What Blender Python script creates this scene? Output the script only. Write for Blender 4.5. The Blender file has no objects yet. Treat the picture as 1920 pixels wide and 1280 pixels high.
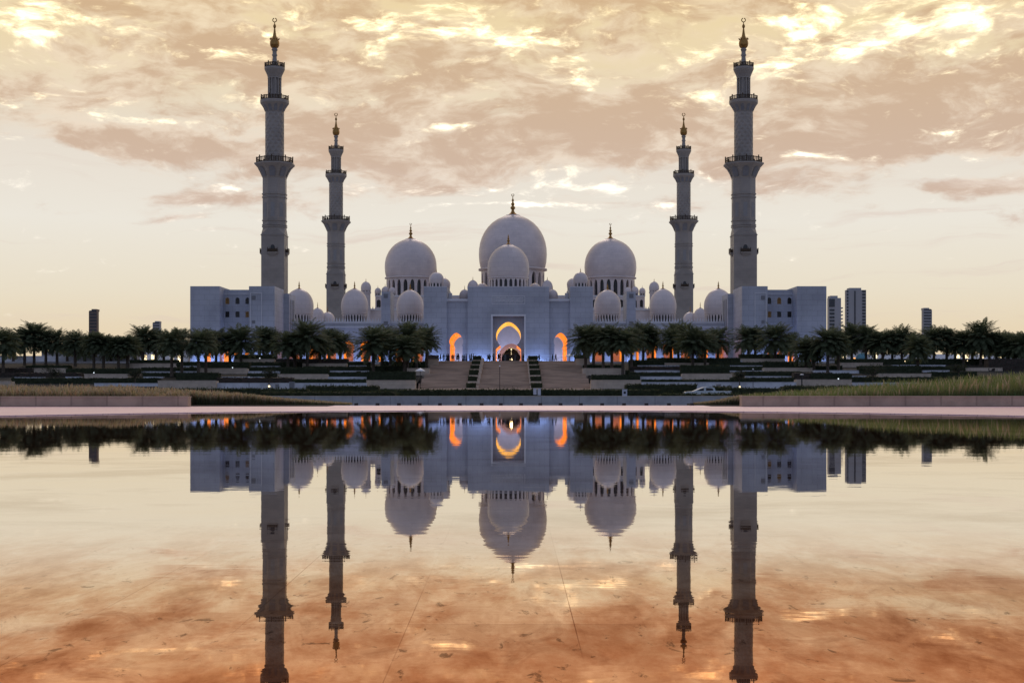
import bpy, bmesh, math, random
from mathutils import Vector, Matrix, noise
from mathutils.geometry import tessellate_polygon
PI = math.pi
R = math.radians
scene = bpy.context.scene
col = scene.collection

# ------------------------------------------------------------------ camera
F = 2600.0          # focal length in pixels of the 1920 px wide photograph
HY = 722.5          # row of the horizon
CZ = 0.92           # eye height above the pool
cam = bpy.data.cameras.new('camera')
cam.sensor_width = 36
cam.lens = F / 1920 * 36
cam.shift_y = (HY - 640) / 1920
cam.clip_start = 0.05
cam.clip_end = 20000
camo = bpy.data.objects.new('camera', cam)
camo.location = (0, 0, CZ)
camo.rotation_euler = (R(90), 0, 0)
col.objects.link(camo)
scene.camera = camo
scene.view_settings.view_transform = 'Standard'
scene.view_settings.look = 'None'
scene.view_settings.exposure = 0.0
scene.view_settings.gamma = 1.0
scene.view_settings.use_curve_mapping = False
scene.cycles.max_bounces = 6
scene.cycles.caustics_reflective = False
scene.cycles.caustics_refractive = False
scene.cycles.sample_clamp_indirect = 6.0

# ------------------------------------------------------------------ sky
world = bpy.data.worlds.new('World')
scene.world = world
world.use_nodes = True
nt = world.node_tree
nt.nodes.clear()

class G:
    """small helper that writes expressions as shader nodes"""
    def __init__(s, tree): s.t = tree
    def inp(s, sock, v):
        if isinstance(v, (int, float)): sock.default_value = v
        elif isinstance(v, tuple):
            sock.default_value = v if len(sock.default_value) == len(v) else v + (1.0,)
        else: s.t.links.new(v, sock)
    def m(s, op, a, b=None, c=None, clamp=False):
        n = s.t.nodes.new('ShaderNodeMath'); n.operation = op; n.use_clamp = clamp
        s.inp(n.inputs[0], a)
        if b is not None: s.inp(n.inputs[1], b)
        if c is not None: s.inp(n.inputs[2], c)
        return n.outputs[0]
    def add(s, a, b): return s.m('ADD', a, b)
    def sub(s, a, b): return s.m('SUBTRACT', a, b)
    def mul(s, a, b): return s.m('MULTIPLY', a, b)
    def step(s, x, a, b, lo=0.0, hi=1.0):
        n = s.t.nodes.new('ShaderNodeMapRange'); n.interpolation_type = 'SMOOTHSTEP'
        s.inp(n.inputs[0], x)
        for i, v in enumerate((a, b, lo, hi)): s.inp(n.inputs[1 + i], v)
        return n.outputs[0]
    def xyz(s, x, y, z):
        n = s.t.nodes.new('ShaderNodeCombineXYZ')
        for i, v in enumerate((x, y, z)): s.inp(n.inputs[i], v)
        return n.outputs[0]
    def sep(s, v):
        n = s.t.nodes.new('ShaderNodeSeparateXYZ'); s.inp(n.inputs[0], v); return n.outputs
    def noise(s, v, scale, detail=5, rough=0.55, dist=0.0, out=0):
        n = s.t.nodes.new('ShaderNodeTexNoise'); n.noise_dimensions = '3D'
        if v is not None: s.inp(n.inputs['Vector'], v)
        s.inp(n.inputs['Scale'], scale); s.inp(n.inputs['Detail'], detail)
        s.inp(n.inputs['Roughness'], rough); s.inp(n.inputs['Distortion'], dist)
        return n.outputs[out]
    def mix(s, f, a, b, mode='MIX'):
        n = s.t.nodes.new('ShaderNodeMix'); n.data_type = 'RGBA'; n.blend_type = mode
        s.inp(n.inputs[0], f); s.inp(n.inputs[6], a); s.inp(n.inputs[7], b)
        return n.outputs[2]
    def ramp(s, f, stops):
        n = s.t.nodes.new('ShaderNodeValToRGB'); e = n.color_ramp.elements
        while len(e) < len(stops): e.new(0.5)
        for k, (p, c) in enumerate(stops):
            e[k].position = p; e[k].color = c if len(c) == 4 else tuple(c) + (1,)
        s.inp(n.inputs[0], f)
        return n.outputs[0]

def srgb(r, g, b):
    f = lambda c: (c / 255 / 12.92) if c <= 10 else ((c / 255 + 0.055) / 1.055) ** 2.4
    return (f(r), f(g), f(b))

def build_sky():
    g = G(nt)
    tc = nt.nodes.new('ShaderNodeTexCoord')
    d = tc.outputs['Generated']
    x, y, z = g.sep(d)
    az = g.m('ARCTAN2', x, y)
    el = g.m('ARCSINE', z)
    # the clouds drift and tear: bend the coordinates before anything is read from them
    base = g.xyz(g.mul(az, 7), g.mul(el, 16), 0.0)
    w1 = nt.nodes.new('ShaderNodeTexNoise'); w1.inputs['Scale'].default_value = 1.3; w1.inputs['Detail'].default_value = 4
    nt.links.new(base, w1.inputs['Vector'])
    wr, wg, wb = g.sep(w1.outputs[1])
    waz = g.add(az, g.mul(g.sub(wr, 0.5), 0.07))
    wel = g.add(el, g.mul(g.sub(wg, 0.5), 0.030))
    def blobs(rows):
        tot = None
        for px, py, sx, sy, wgt in rows:
            a = math.atan((px - 960) / F); e = math.atan((HY - py) / F * math.cos(a))
            u = g.m('MULTIPLY_ADD', waz, F / sx, -a * F / sx)
            v = g.m('MULTIPLY_ADD', wel, F / sy, -e * F / sy)
            q = g.m('MULTIPLY_ADD', v, v, g.mul(u, u))
            t = g.mul(g.m('POWER', 2.718, g.mul(q, -1.0)), wgt)
            tot = t if tot is None else g.add(tot, t)
        return tot
    # thick cloud (+) and open sky (-)
    dens = blobs([(1140, 240, 260, 75, .22), (1720, 210, 280, 80, .30), (1560, 300, 160, 45, .14),
                  (260, 265, 180, 22, .40), (380, 362, 120, 22, .32), (700, 330, 110, 70, .18), (700, 240, 200, 80, .10),
                  (620, 130, 160, 50, .12), (1830, 352, 90, 20, .26), (335, 407, 55, 10, .24), (60, 440, 80, 9, .14), (445, 449, 60, 9, .18),
                  (860, 462, 70, 12, .16), (1640, 388, 60, 8, .14), (420, 50, 200, 60, .14), (1280, 30, 140, 40, .12),
                  (110, 325, 150, 40, -.36), (50, 270, 90, 25, -.22), (480, 185, 80, 22, -.12), (1750, 310, 150, 30, -.22), (960, 480, 900, 70, -.28), (230, 215, 80, 18, -.16),
                  (1240, 330, 140, 22, -.14), (820, 380, 160, 30, -.14)])
    glow = blobs([(430, 95, 70, 18, .30), (150, 30, 130, 40, .13), (30, 60, 80, 40, .18), (310, 232, 120, 12, .27), (30, 310, 80, 30, .08),
                  (1000, 75, 110, 26, .26), (1080, 145, 50, 14, .22), (1560, 45, 90, 36, .22), (1620, 85, 80, 20, .16), (1800, 40, 150, 34, .17),
                  (1430, 120, 70, 26, .26), (800, 45, 120, 30, .16), (700, 95, 60, 20, .16), (1040, 345, 230, 14, .17), (1010, 382, 230, 8, .27),
                  (1740, 235, 70, 18, .30), (1520, 295, 60, 10, .28), (430, 345, 60, 9, .26), (1880, 250, 70, 16, .18), (960, 268, 40, 9, .18), (850, 245, 50, 8, .2),
                  (1330, 175, 60, 20, .14), (200, 185, 120, 12, .12), (60, 345, 60, 12, .10)])
    cv = g.xyz(g.mul(waz, 8), g.mul(wel, 24), 3.7)
    n1 = g.noise(cv, 1.6, 8, 0.58, 0.0)
    n2 = g.noise(g.xyz(g.mul(waz, 12), g.mul(wel, 32), 9.1), 1.5, 9, 0.62, 0.0)
    n4 = g.noise(g.xyz(g.mul(waz, 26), g.mul(wel, 64), 4.4), 1.6, 8, 0.62, 0.0)
    n3 = g.noise(g.xyz(g.mul(waz, 10), g.mul(wel, 30), 21.0), 2.6, 9, 0.66, 0.05)
    elv = g.step(el, 0.05, 0.19, -0.19, 0.05)
    dsum = g.add(g.add(n1, dens), elv)
    cover = g.step(g.add(dsum, g.mul(g.sub(n4, 0.5), 0.30)), 0.40, 0.64)
    rim = g.mul(g.step(dsum, 0.40, 0.50), g.step(dsum, 0.50, 0.66, 1.0, 0.0))
    thick = g.step(g.add(g.add(g.mul(n2, 1.0), g.mul(n4, 0.55)), g.mul(dsum, 0.42)), 0.85, 1.15)
    n5 = g.noise(g.xyz(g.mul(waz, 40), g.mul(wel, 90), 14.0), 1.5, 7, 0.6, 0.0)
    hi = g.step(g.add(g.add(g.add(n3, glow), g.mul(g.add(g.sub(n4, 0.5), g.sub(n5, 0.5)), 0.46)), g.add(g.mul(g.step(el, 0.06, 0.26), 0.07), g.mul(rim, 0.06))), 0.64, 1.0)
    # clear sky: measured from the horizon upwards
    clear = g.ramp(g.m('MULTIPLY', el, 3.3, clamp=True), [
        (0.0, srgb(229, 206, 170)), (0.10, srgb(231, 211, 178)), (0.22, srgb(233, 222, 200)), (0.38, srgb(236, 230, 218)),
        (0.55, srgb(232, 222, 208)), (0.75, srgb(236, 216, 178)), (1.0, srgb(240, 214, 160))])
    lite = g.ramp(g.m('MULTIPLY', el, 3.3, clamp=True), [(0.0, srgb(228, 208, 186)), (0.35, srgb(233, 218, 205)), (0.6, srgb(239, 221, 199)), (1.0, srgb(244, 220, 178))])
    dark = g.ramp(g.m('MULTIPLY', el, 3.3, clamp=True), [(0.0, srgb(212, 192, 174)), (0.35, srgb(210, 187, 172)), (0.6, srgb(209, 182, 158)), (1.0, srgb(213, 179, 134))])
    cloud = g.mix(thick, lite, dark)
    c = g.mix(cover, clear, cloud)
    ns = g.noise(g.xyz(g.mul(az, 5), g.mul(wel, 75), 31.0), 1.3, 6, 0.6, 0.0)
    streak = g.mul(g.mul(g.step(ns, 0.54, 0.74), g.step(el, 0.02, 0.06)), g.step(el, 0.12, 0.19, 0.55, 0.0))
    c = g.mix(streak, c, srgb(221, 202, 190))
    hic = g.ramp(g.m('MULTIPLY', el, 3.3, clamp=True), [(0.0, (1.05, .97, .83)), (0.45, (1.35, 1.26, 1.10)), (0.65, (1.6, 1.42, .98)), (0.8, (1.7, 1.48, .92)), (1.0, (1.7, 1.42, .78))])
    c = g.mix(g.mul(hi, 0.95), c, hic)
    c = g.mix(1.0, c, g.mix(g.m('POWER', hi, 2.4), (0.0, 0.0, 0.0), (1.1, .88, .52)), 'ADD')
    # dusk: the glow is ahead; overhead the deck goes grey, the east behind the camera is already blue
    sky = nt.nodes.new('ShaderNodeTexSky'); sky.sky_type = 'NISHITA'; sky.sun_disc = False
    sky.sun_elevation = R(32.0); sky.sun_rotation = R(0.0)
    nish = g.mix(1.0, sky.outputs[0], (0.012, 0.012, 0.012), 'MULTIPLY')
    east = g.mix(1.0, nish, EAST, 'ADD')
    front = g.mul(g.step(y, -0.05, 0.86), g.step(el, 0.55, 1.35, 1.0, 0.25))
    c = g.mix(front, east, c)
    bg = nt.nodes.new('ShaderNodeBackground'); nt.links.new(c, bg.inputs[0]); bg.inputs[1].default_value = 1.0
    out = nt.nodes.new('ShaderNodeOutputWorld'); nt.links.new(bg.outputs[0], out.inputs[0])
    world.cycles.sampling_method = 'MANUAL'; world.cycles.sample_map_resolution = 512
EAST = (0.275, 0.320, 0.480)
build_sky()

sun = bpy.data.lights.new('sun', 'SUN')
sun.energy = 0.5; sun.angle = R(16); sun.color = (1.0, 0.80, 0.72)
suno = bpy.data.objects.new('sun', sun)
suno.rotation_euler = (R(90 - 32), 0, R(180))     # behind the mosque above the cloud, shining towards the camera
suno.location = (0, 900, 600)
col.objects.link(suno)

# ------------------------------------------------------------------ materials
def mat(name, base, rough=0.6, var=0.0, scale=1.0, metal=0.0, spec=0.4, bump=0.0, base2=None, stretch=(1, 1, 1), joints=None):
    m = bpy.data.materials.new(name); m.use_nodes = True
    t = m.node_tree; g = G(t)
    b = t.nodes['Principled BSDF']
    b.inputs['Roughness'].default_value = rough; b.inputs['Metallic'].default_value = metal
    b.inputs['Specular IOR Level'].default_value = spec
    tc = t.nodes.new('ShaderNodeTexCoord').outputs['Object']
    mp = t.nodes.new('ShaderNodeMapping'); mp.inputs['Scale'].default_value = stretch
    t.links.new(tc, mp.inputs[0]); v = mp.outputs[0]
    c = tuple(base)
    if var or base2:
        n = g.noise(v, scale, 6, 0.6)
        b2 = base2 or tuple(k * (1 - var) for k in base)
        c = g.mix(g.step(n, 0.35, 0.68), c, tuple(b2))
    if joints:
        w, h, amt = joints
        br = t.nodes.new('ShaderNodeTexBrick')
        x, y, z = g.sep(tc)
        t.links.new(g.xyz(g.add(x, g.mul(y, 0.37)), z, 0.0), br.inputs['Vector'])
        br.inputs['Color1'].default_value = (1, 1, 1, 1); br.inputs['Color2'].default_value = (0.93, 0.93, 0.95, 1)
        br.inputs['Mortar'].default_value = (1 - amt, 1 - amt, 1 - amt, 1)
        br.inputs['Scale'].default_value = 1.0; br.inputs['Mortar Size'].default_value = 0.04
        br.inputs['Brick Width'].default_value = w; br.inputs['Row Height'].default_value = h
        c = g.mix(1.0, c, br.outputs[0], 'MULTIPLY')
    g.inp(b.inputs['Base Color'], c)
    if bump:
        bn = t.nodes.new('ShaderNodeBump'); bn.inputs['Strength'].default_value = bump; bn.inputs['Distance'].default_value = 0.1
        t.links.new(g.noise(v, scale * 4, 5, 0.65), bn.inputs['Height']); t.links.new(bn.outputs[0], b.inputs['Normal'])
    return m

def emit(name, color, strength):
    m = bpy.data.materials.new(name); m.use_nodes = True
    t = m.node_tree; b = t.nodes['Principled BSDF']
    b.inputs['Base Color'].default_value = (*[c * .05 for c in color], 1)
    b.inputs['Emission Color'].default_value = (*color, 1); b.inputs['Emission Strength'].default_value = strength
    if 'cove' in name:                      # lit stone imitated by emission; noise alone varies the glow
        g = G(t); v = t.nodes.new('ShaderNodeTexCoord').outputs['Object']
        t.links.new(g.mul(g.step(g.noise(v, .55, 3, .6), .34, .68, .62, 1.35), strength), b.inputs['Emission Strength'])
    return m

M = {}
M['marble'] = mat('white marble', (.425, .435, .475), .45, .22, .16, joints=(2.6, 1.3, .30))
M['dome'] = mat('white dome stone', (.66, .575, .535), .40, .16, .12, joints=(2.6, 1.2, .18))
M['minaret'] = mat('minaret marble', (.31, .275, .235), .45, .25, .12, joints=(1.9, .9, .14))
M['trim'] = mat('pale carved stone', (.62, .61, .62), .5, .1, .5)
M['niche'] = mat('shallow niche stone', (.24, .235, .23), .6, .15, .5)
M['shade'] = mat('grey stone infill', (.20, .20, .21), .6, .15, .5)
M['glass'] = mat('dark window glass', (.025, .024, .024), .15, .3, .4)
M['grille'] = mat('bronze grille', (.060, .040, .024), .45, .4, 3.0, metal=.6)
M['gold'] = mat('gilded copper', (.36, .20, .060), .35, .3, 1.2, metal=.9)
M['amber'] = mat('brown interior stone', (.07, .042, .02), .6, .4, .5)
M['pink'] = mat('rose stone arch', (.46, .21, .12), .5, .1, .5)
M['led'] = emit('orange painted cove glow', (1.0, .235, .018), 1.15)  # emissive colour stands in for stone lit by hidden lamps
M['arch_glow_y'] = emit('yellow painted cove glow', (1.0, .46, .05), 1.15)
M['lampw'] = emit('warm lamp', (1.0, .78, .45), 2.2)
M['lampo'] = emit('amber lamp', (1.0, .40, .10), 2.0)
M['lampc'] = emit('cool lamp', (.80, .90, 1.0), 1.6)
M['lit'] = emit('lit window', (.12, .07, .022), .3)
M['wallb'] = mat('beige planter stone', (.58, .475, .365), .75, .2, .8, bump=.2, joints=(1.6, .6, .12))
M['wallw'] = mat('pale terrace stone', (.66, .68, .72), .6, .2, .7, joints=(2.4, .6, .10))
M['wallg'] = mat('grey pool wall stone', (.36, .38, .40), .6, .2, 1.2, bump=.1, joints=(3.0, 2.0, .30))
M['wallp'] = mat('brown pool wall stone', (.45, .335, .24), .7, .22, 1.4, bump=.25, joints=(1.5, .6, .28))
M['stair'] = mat('brown stair stone', (.50, .365, .265), .75, .35, .35, stretch=(.5, 3, 3), bump=.2)
M['hedge'] = mat('clipped hedge leaves', (.036, .048, .022), .8, .5, 2.2, base2=(.060, .076, .036))
M['rust'] = mat('reddish hedge leaves', (.052, .032, .025), .8, .5, 2.2, base2=(.022, .024, .014))
M['frond'] = mat('palm fronds', (.12, .145, .078), .65, .5, .5, base2=(.10, .125, .066), spec=.2)
M['frondd'] = mat('dry hanging fronds', (.060, .048, .030), .8, .4, .8, spec=.2)
M['trunk'] = mat('palm bark', (.11, .085, .062), .9, .4, 4.0, stretch=(1, 1, 4), bump=.6)
M['leaf'] = mat('tree leaves', (.045, .055, .03), .7, .5, 1.4, base2=(.017, .023, .013))
M['soil'] = mat('dark planted soil', (.020, .020, .015), .95, .5, .5)
M['asphalt'] = mat('asphalt', (.045, .045, .048), .8, .2, 1.0)
M['sand'] = mat('sandy ground', (.24, .19, .14), .9, .25, .03)
M['pave'] = mat('pale plaza paving', (.48, .46, .45), .55, .15, .3)
M['metal'] = mat('dark painted metal', (.030, .030, .033), .4, .2, 2, metal=.4)
M['cloth'] = mat('black garment', (.012, .012, .014), .9, .3, 3)
M['cloth2'] = mat('grey garment', (.10, .10, .11), .9, .3, 3)
M['hair'] = mat('black hair', (.006, .005, .005), .6, .3, 8)
M['white'] = mat('white painted metal', (.72, .74, .76), .35, .06, .8)
M['carp'] = mat('white car paint', (.52, .58, .60), .3, .03, .6)
M['tyre'] = mat('tyre rubber', (.015, .015, .015), .85, .3, 6)
M['chrome'] = mat('grey alloy', (.45, .45, .46), .3, .1, 3, metal=.9)
M['redl'] = mat('red tail lamp', (.30, .012, .01), .3, .1, 3)
M['tower'] = mat('tower concrete', (.36, .36, .37), .7, .12, .02)
M['towerd'] = mat('tower glazing', (.050, .055, .062), .25, .3, .05)
M['towerb'] = mat('brown tower cladding', (.17, .13, .11), .7, .2, .03)
def leafy(key, amt):
    m = M[key]; t = m.node_tree; b = t.nodes['Principled BSDF']; out = t.nodes['Material Output']
    tr = t.nodes.new('ShaderNodeBsdfTranslucent'); src = b.inputs['Base Color'].links[0].from_socket
    t.links.new(src, tr.inputs[0]); mx = t.nodes.new('ShaderNodeMixShader'); mx.inputs[0].default_value = amt
    t.links.new(b.outputs[0], mx.inputs[1]); t.links.new(tr.outputs[0], mx.inputs[2]); t.links.new(mx.outputs[0], out.inputs[0])
for q in ('frond', 'leaf', 'hedge'): leafy(q, .5)
M['teal'] = mat('teal shade fabric', (.10, .26, .32), .6, .3, .6)
M['box'] = mat('lamp housing', (.010, .012, .014), .5, .2, 4)
M['sign'] = mat('pale sign panel', (.55, .58, .66), .5, .1, 2)
M['grey'] = mat('grey cabinet', (.26, .27, .29), .5, .12, 2)

def pink_paving():
    m = bpy.data.materials.new('pink granite paving'); m.use_nodes = True
    t = m.node_tree; g = G(t); b = t.nodes['Principled BSDF']
    tc = t.nodes.new('ShaderNodeTexCoord').outputs['Object']
    mp = t.nodes.new('ShaderNodeMapping'); mp.inputs['Scale'].default_value = (.35, 1.6, 1)
    t.links.new(tc, mp.inputs[0])
    n = g.noise(mp.outputs[0], 1.0, 7, .65)
    c = g.mix(g.step(n, .35, .7), (.86, .58, .60), (.72, .44, .48))
    br = t.nodes.new('ShaderNodeTexBrick'); t.links.new(tc, br.inputs['Vector'])
    br.inputs['Color1'].default_value = (1, 1, 1, 1); br.inputs['Color2'].default_value = (.94, .93, .95, 1); br.inputs['Mortar'].default_value = (.6, .55, .55, 1)
    br.inputs['Scale'].default_value = 1.0; br.inputs['Mortar Size'].default_value = .008; br.inputs['Brick Width'].default_value = 1.3; br.inputs['Row Height'].default_value = .65
    g.inp(b.inputs['Base Color'], g.mix(1.0, c, br.outputs[0], 'MULTIPLY'))
    b.inputs['Roughness'].default_value = .42; b.inputs['Specular IOR Level'].default_value = .6
    return m
M['pink_pave'] = pink_paving()

def water_mat():
    """a finger-deep film of still water over polished red-brown stone slabs"""
    m = bpy.data.materials.new('still pool water'); m.use_nodes = True
    t = m.node_tree; t.nodes.clear(); g = G(t)
    tc = t.nodes.new('ShaderNodeTexCoord').outputs['Object']
    x, y, z = g.sep(tc)
    lw = t.nodes.new('ShaderNodeLayerWeight'); lw.inputs[0].default_value = .5
    cosn = g.sub(1.0, lw.outputs[1])            # sine of the grazing angle
    # stone: slabs with fine joints, veins and specks
    br = t.nodes.new('ShaderNodeTexBrick'); t.links.new(g.xyz(g.add(x, .40), g.add(y, .35), 0.0), br.inputs['Vector'])
    br.offset = 0.0
    br.inputs['Color1'].default_value = (1, 1, 1, 1); br.inputs['Color2'].default_value = (.80, .76, .73, 1); br.inputs['Mortar'].default_value = (.50, .42, .40, 1)
    br.inputs['Scale'].default_value = 1.0; br.inputs['Mortar Size'].default_value = .0022; br.inputs['Brick Width'].default_value = .64; br.inputs['Row Height'].default_value = 1.9
    br.inputs['Bias'].default_value = -.2
    vein = g.noise(g.xyz(g.mul(x, 1.6), g.mul(y, .8), 2.0), 1.8, 9, .68, 1.6)
    speck = g.noise(g.xyz(g.mul(x, 11), g.mul(y, 4.5), 5.0), 1.0, 6, .7, .6)
    spk = g.step(speck, .59, .67, 1.0, .46)
    vn = g.ramp(vein, [(.30, (.70, .62, .58)), (.48, (1.0, 1.0, 1.0)), (.60, (.90, .86, .82)), (.72, (1.05, 1.06, 1.08))])
    fade = g.step(g.noise(g.xyz(x, g.mul(y, .5), 8.0), .7, 2, .5), .39, .58)
    slab = g.mix(fade, (.97, .96, .95), br.outputs[0])
    patch = g.ramp(g.noise(g.xyz(g.mul(x, 1.5), g.mul(y, .55), 3.0), 1.5, 9, .66), [(.36, (.66, .52, .44)), (.47, (.95, .90, .87)), (.58, (1.18, 1.36, 1.48))])
    stone = g.mix(1.0, g.mix(1.0, g.mix(1.0, slab, vn, 'MULTIPLY'), patch, 'MULTIPLY'), spk, 'MULTIPLY')
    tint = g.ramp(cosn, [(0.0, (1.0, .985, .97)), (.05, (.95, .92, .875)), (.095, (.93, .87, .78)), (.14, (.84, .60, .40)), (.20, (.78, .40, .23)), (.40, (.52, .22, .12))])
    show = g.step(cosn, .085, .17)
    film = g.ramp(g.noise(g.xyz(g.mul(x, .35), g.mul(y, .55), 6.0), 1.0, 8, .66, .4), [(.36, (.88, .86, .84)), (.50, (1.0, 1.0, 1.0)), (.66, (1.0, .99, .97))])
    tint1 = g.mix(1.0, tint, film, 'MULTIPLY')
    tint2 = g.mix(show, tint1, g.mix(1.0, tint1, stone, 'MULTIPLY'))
    gl = t.nodes.new('ShaderNodeBsdfGlossy'); gl.inputs['Roughness'].default_value = .012
    t.links.new(tint2, gl.inputs['Color'])
    df = t.nodes.new('ShaderNodeBsdfDiffuse'); t.links.new(g.mix(1.0, (.26, .10, .055), stone, 'MULTIPLY'), df.inputs['Color'])
    # barely moving water
    rip = g.noise(g.xyz(g.mul(x, .8), g.mul(y, 2.2), 0.0), 1.0, 3, .5)
    rip2 = g.noise(g.xyz(g.mul(x, 4), g.mul(y, 9), 0.0), 1.0, 2, .5)
    bn = t.nodes.new('ShaderNodeBump'); bn.inputs['Strength'].default_value = 1.0; bn.inputs['Distance'].default_value = .0006
    t.links.new(g.add(rip, g.mul(rip2, .12)), bn.inputs['Height']); t.links.new(bn.outputs[0], gl.inputs['Normal'])
    mx = t.nodes.new('ShaderNodeMixShader')
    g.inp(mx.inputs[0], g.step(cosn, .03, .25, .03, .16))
    t.links.new(gl.outputs[0], mx.inputs[1]); t.links.new(df.outputs[0], mx.inputs[2])
    out = t.nodes.new('ShaderNodeOutputMaterial'); t.links.new(mx.outputs[0], out.inputs[0])
    return m
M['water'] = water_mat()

def grass_mat():
    m = bpy.data.materials.new('tall ornamental grass'); m.use_nodes = True
    t = m.node_tree; g = G(t); b = t.nodes['Principled BSDF']
    at = t.nodes.new('ShaderNodeVertexColor'); at.layer_name = 'tone'
    n = g.noise(t.nodes.new('ShaderNodeTexCoord').outputs['Object'], .9, 4, .6)
    c = g.mix(g.step(n, .35, .7, .0, .25), at.outputs[0], (.30, .22, .11))
    g.inp(b.inputs['Base Color'], c); b.inputs['Roughness'].default_value = .8; b.inputs['Specular IOR Level'].default_value = .2
    return m
M['grass'] = grass_mat()
leafy('grass', .35)

# ------------------------------------------------------------------ building helpers
def PX(px, d): return (px - 960) * d / F
def PZ(py, d): return CZ + (HY - py) * d / F

class MB:
    def __init__(s): s.v = []; s.f = []; s.sm = []
    def face(s, pts, smooth=False):
        k = len(s.v); s.v += [tuple(p) for p in pts]; s.f.append(tuple(range(k, k + len(pts)))); s.sm.append(smooth)
    def grid(s, rows, smooth=True, close=False):
        k = len(s.v); n = len(rows[0])
        for r in rows: s.v += [tuple(p) for p in r]
        for i in range(len(rows) - 1):
            for j in range(n if close else n - 1):
                a, b = k + i * n + j, k + i * n + (j + 1) % n
                s.f.append((a, b, b + n, a + n)); s.sm.append(smooth)
    def box(s, x0, x1, y0, y1, z0, z1):
        p = [(x0, y0, z0), (x1, y0, z0), (x1, y1, z0), (x0, y1, z0), (x0, y0, z1), (x1, y0, z1), (x1, y1, z1), (x0, y1, z1)]
        k = len(s.v); s.v += p
        for q in ((0, 3, 2, 1), (4, 5, 6, 7), (0, 1, 5, 4), (1, 2, 6, 5), (2, 3, 7, 6), (3, 0, 4, 7)):
            s.f.append(tuple(k + i for i in q)); s.sm.append(False)
    def lathe(s, prof, c=(0, 0, 0), n=32, smooth=True, rot=0.0):
        rows = [[(c[0] + r * math.cos(2 * PI * j / n + rot), c[1] + r * math.sin(2 * PI * j / n + rot), c[2] + z) for j in range(n)] for r, z in prof]
        s.grid(rows, smooth, True)
    def prism(s, pts, y0, y1):
        """outline in x, z carried from y0 to y1"""
        s.face([(x, y0, z) for x, z in pts]); s.face([(x, y1, z) for x, z in reversed(pts)])
        for i in range(len(pts)):
            a, b = pts[i], pts[(i + 1) % len(pts)]
            s.face([(a[0], y0, a[1]), (a[0], y1, a[1]), (b[0], y1, b[1]), (b[0], y0, b[1])])
    def tube(s, pts, r, n=8, r2=None):
        pts = [Vector(p) for p in pts]; rows = []
        for i, p in enumerate(pts):
            d = (pts[min(i + 1, len(pts) - 1)] - pts[max(i - 1, 0)]).normalized()
            a = d.cross(Vector((0, 0, 1)) if abs(d.z) < .9 else Vector((0, 1, 0))).normalized(); b = d.cross(a)
            q = r if r2 is None else r + (r2 - r) * i / max(1, len(pts) - 1)
            rows.append([p + (a * math.cos(2 * PI * j / n) + b * math.sin(2 * PI * j / n)) * q for j in range(n)])
        s.grid(rows, True, True); s.face(list(reversed(rows[0]))); s.face(rows[-1])
    def notch(s, u0, u1, v0, v1, prof, fm, w=0.0):
        """panel u0..u1, v0..v1 with an opening cut up from its lower edge"""
        poly = [(u0, v0)] + list(prof) + [(u1, v0), (u1, v1), (u0, v1)]
        pts = [Vector((u, v, 0)) for u, v in poly]
        for t in tessellate_polygon([pts]):
            s.face([fm(poly[i][0], poly[i][1], w) for i in t])
    def reveal(s, prof, fm, w0, w1, smooth=True):
        s.grid([[fm(u, v, w0) for u, v in prof], [fm(u, v, w1) for u, v in prof]], smooth)
    def mesh(s, name, m, o=(0, 0, 0), mats=None):
        me = bpy.data.meshes.new(name)
        me.from_pydata([(a - o[0], b - o[1], c - o[2]) for a, b, c in s.v], [], s.f)
        me.polygons.foreach_set('use_smooth', s.sm)
        me.materials.append(m)
        me.update()
        return me

ORG = {}
def build(name, mb, m, parent=None, at=None):
    """one mesh object; a child keeps its thing's origin"""
    o0 = ORG[parent.name] if parent else (at or (0, 0, 0))
    o = bpy.data.objects.new(name, mb.mesh(name, m, o0))
    col.objects.link(o)
    if parent: o.parent = parent
    else: o.location = o0
    ORG[o.name] = o0
    return o
def tag(o, label=None, cat=None, group=None, kind=None):
    if label: o['label'] = label
    if cat: o['category'] = cat
    if group: o['group'] = group
    if kind: o['kind'] = kind
    elif cat: o['kind'] = 'thing'
    return o
def thing(name, loc, label, cat, group=None):
    o = bpy.data.objects.new(name, None); o.empty_display_size = .5
    col.objects.link(o); o.location = loc; ORG[o.name] = tuple(loc)
    return tag(o, label, cat, group)
KIDS = {}
def copy_tree(o, loc=None, parent=None, scale=None, rz=None):
    c = o.copy(); col.objects.link(c)
    if parent is not None: c.parent = parent
    if loc is not None: c.location = loc
    if scale is not None: c.scale = scale
    if rz is not None: c.rotation_euler = (0, 0, rz)
    for ch in KIDS.setdefault(o.name, list(o.children)): copy_tree(ch, parent=c)
    return c

def arch(c, w, v0, vs, top, n=9):
    """pointed-round arch outline, left foot to right foot"""
    pts = [(c - w, v0), (c - w, vs)]
    for i in range(1, n):
        a = PI * i / n
        pts.append((c - w * math.cos(a), vs + (top - vs) * (math.sin(a) ** .85)))
    return pts + [(c + w, vs), (c + w, v0)]
def keyhole(c, w, v0, vn, neck, r, vc, top, n=18):
    """horseshoe arch: straight legs, a neck, then a round head with a slight point"""
    pts = [(c - w, v0), (c - w, vn - (w - neck) * .9), (c - neck, vn)]
    a0 = math.asin(min(1, max(-1, (vn - vc) / r)))
    for i in range(n + 1):
        a = (PI - a0) + (a0 * 2 - PI) * i / n
        k = max(0, math.sin(a)) ** 6 * (top - vc - r)
        pts.append((c + max(r * math.cos(a), -r) , vc + r * math.sin(a) + k))
    pts[3] = (c - neck, vn + .02); pts[-1] = (c + neck, vn + .02)
    return pts + [(c + neck, vn), (c + w, vn - (w - neck) * .9), (c + w, v0)]

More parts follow.
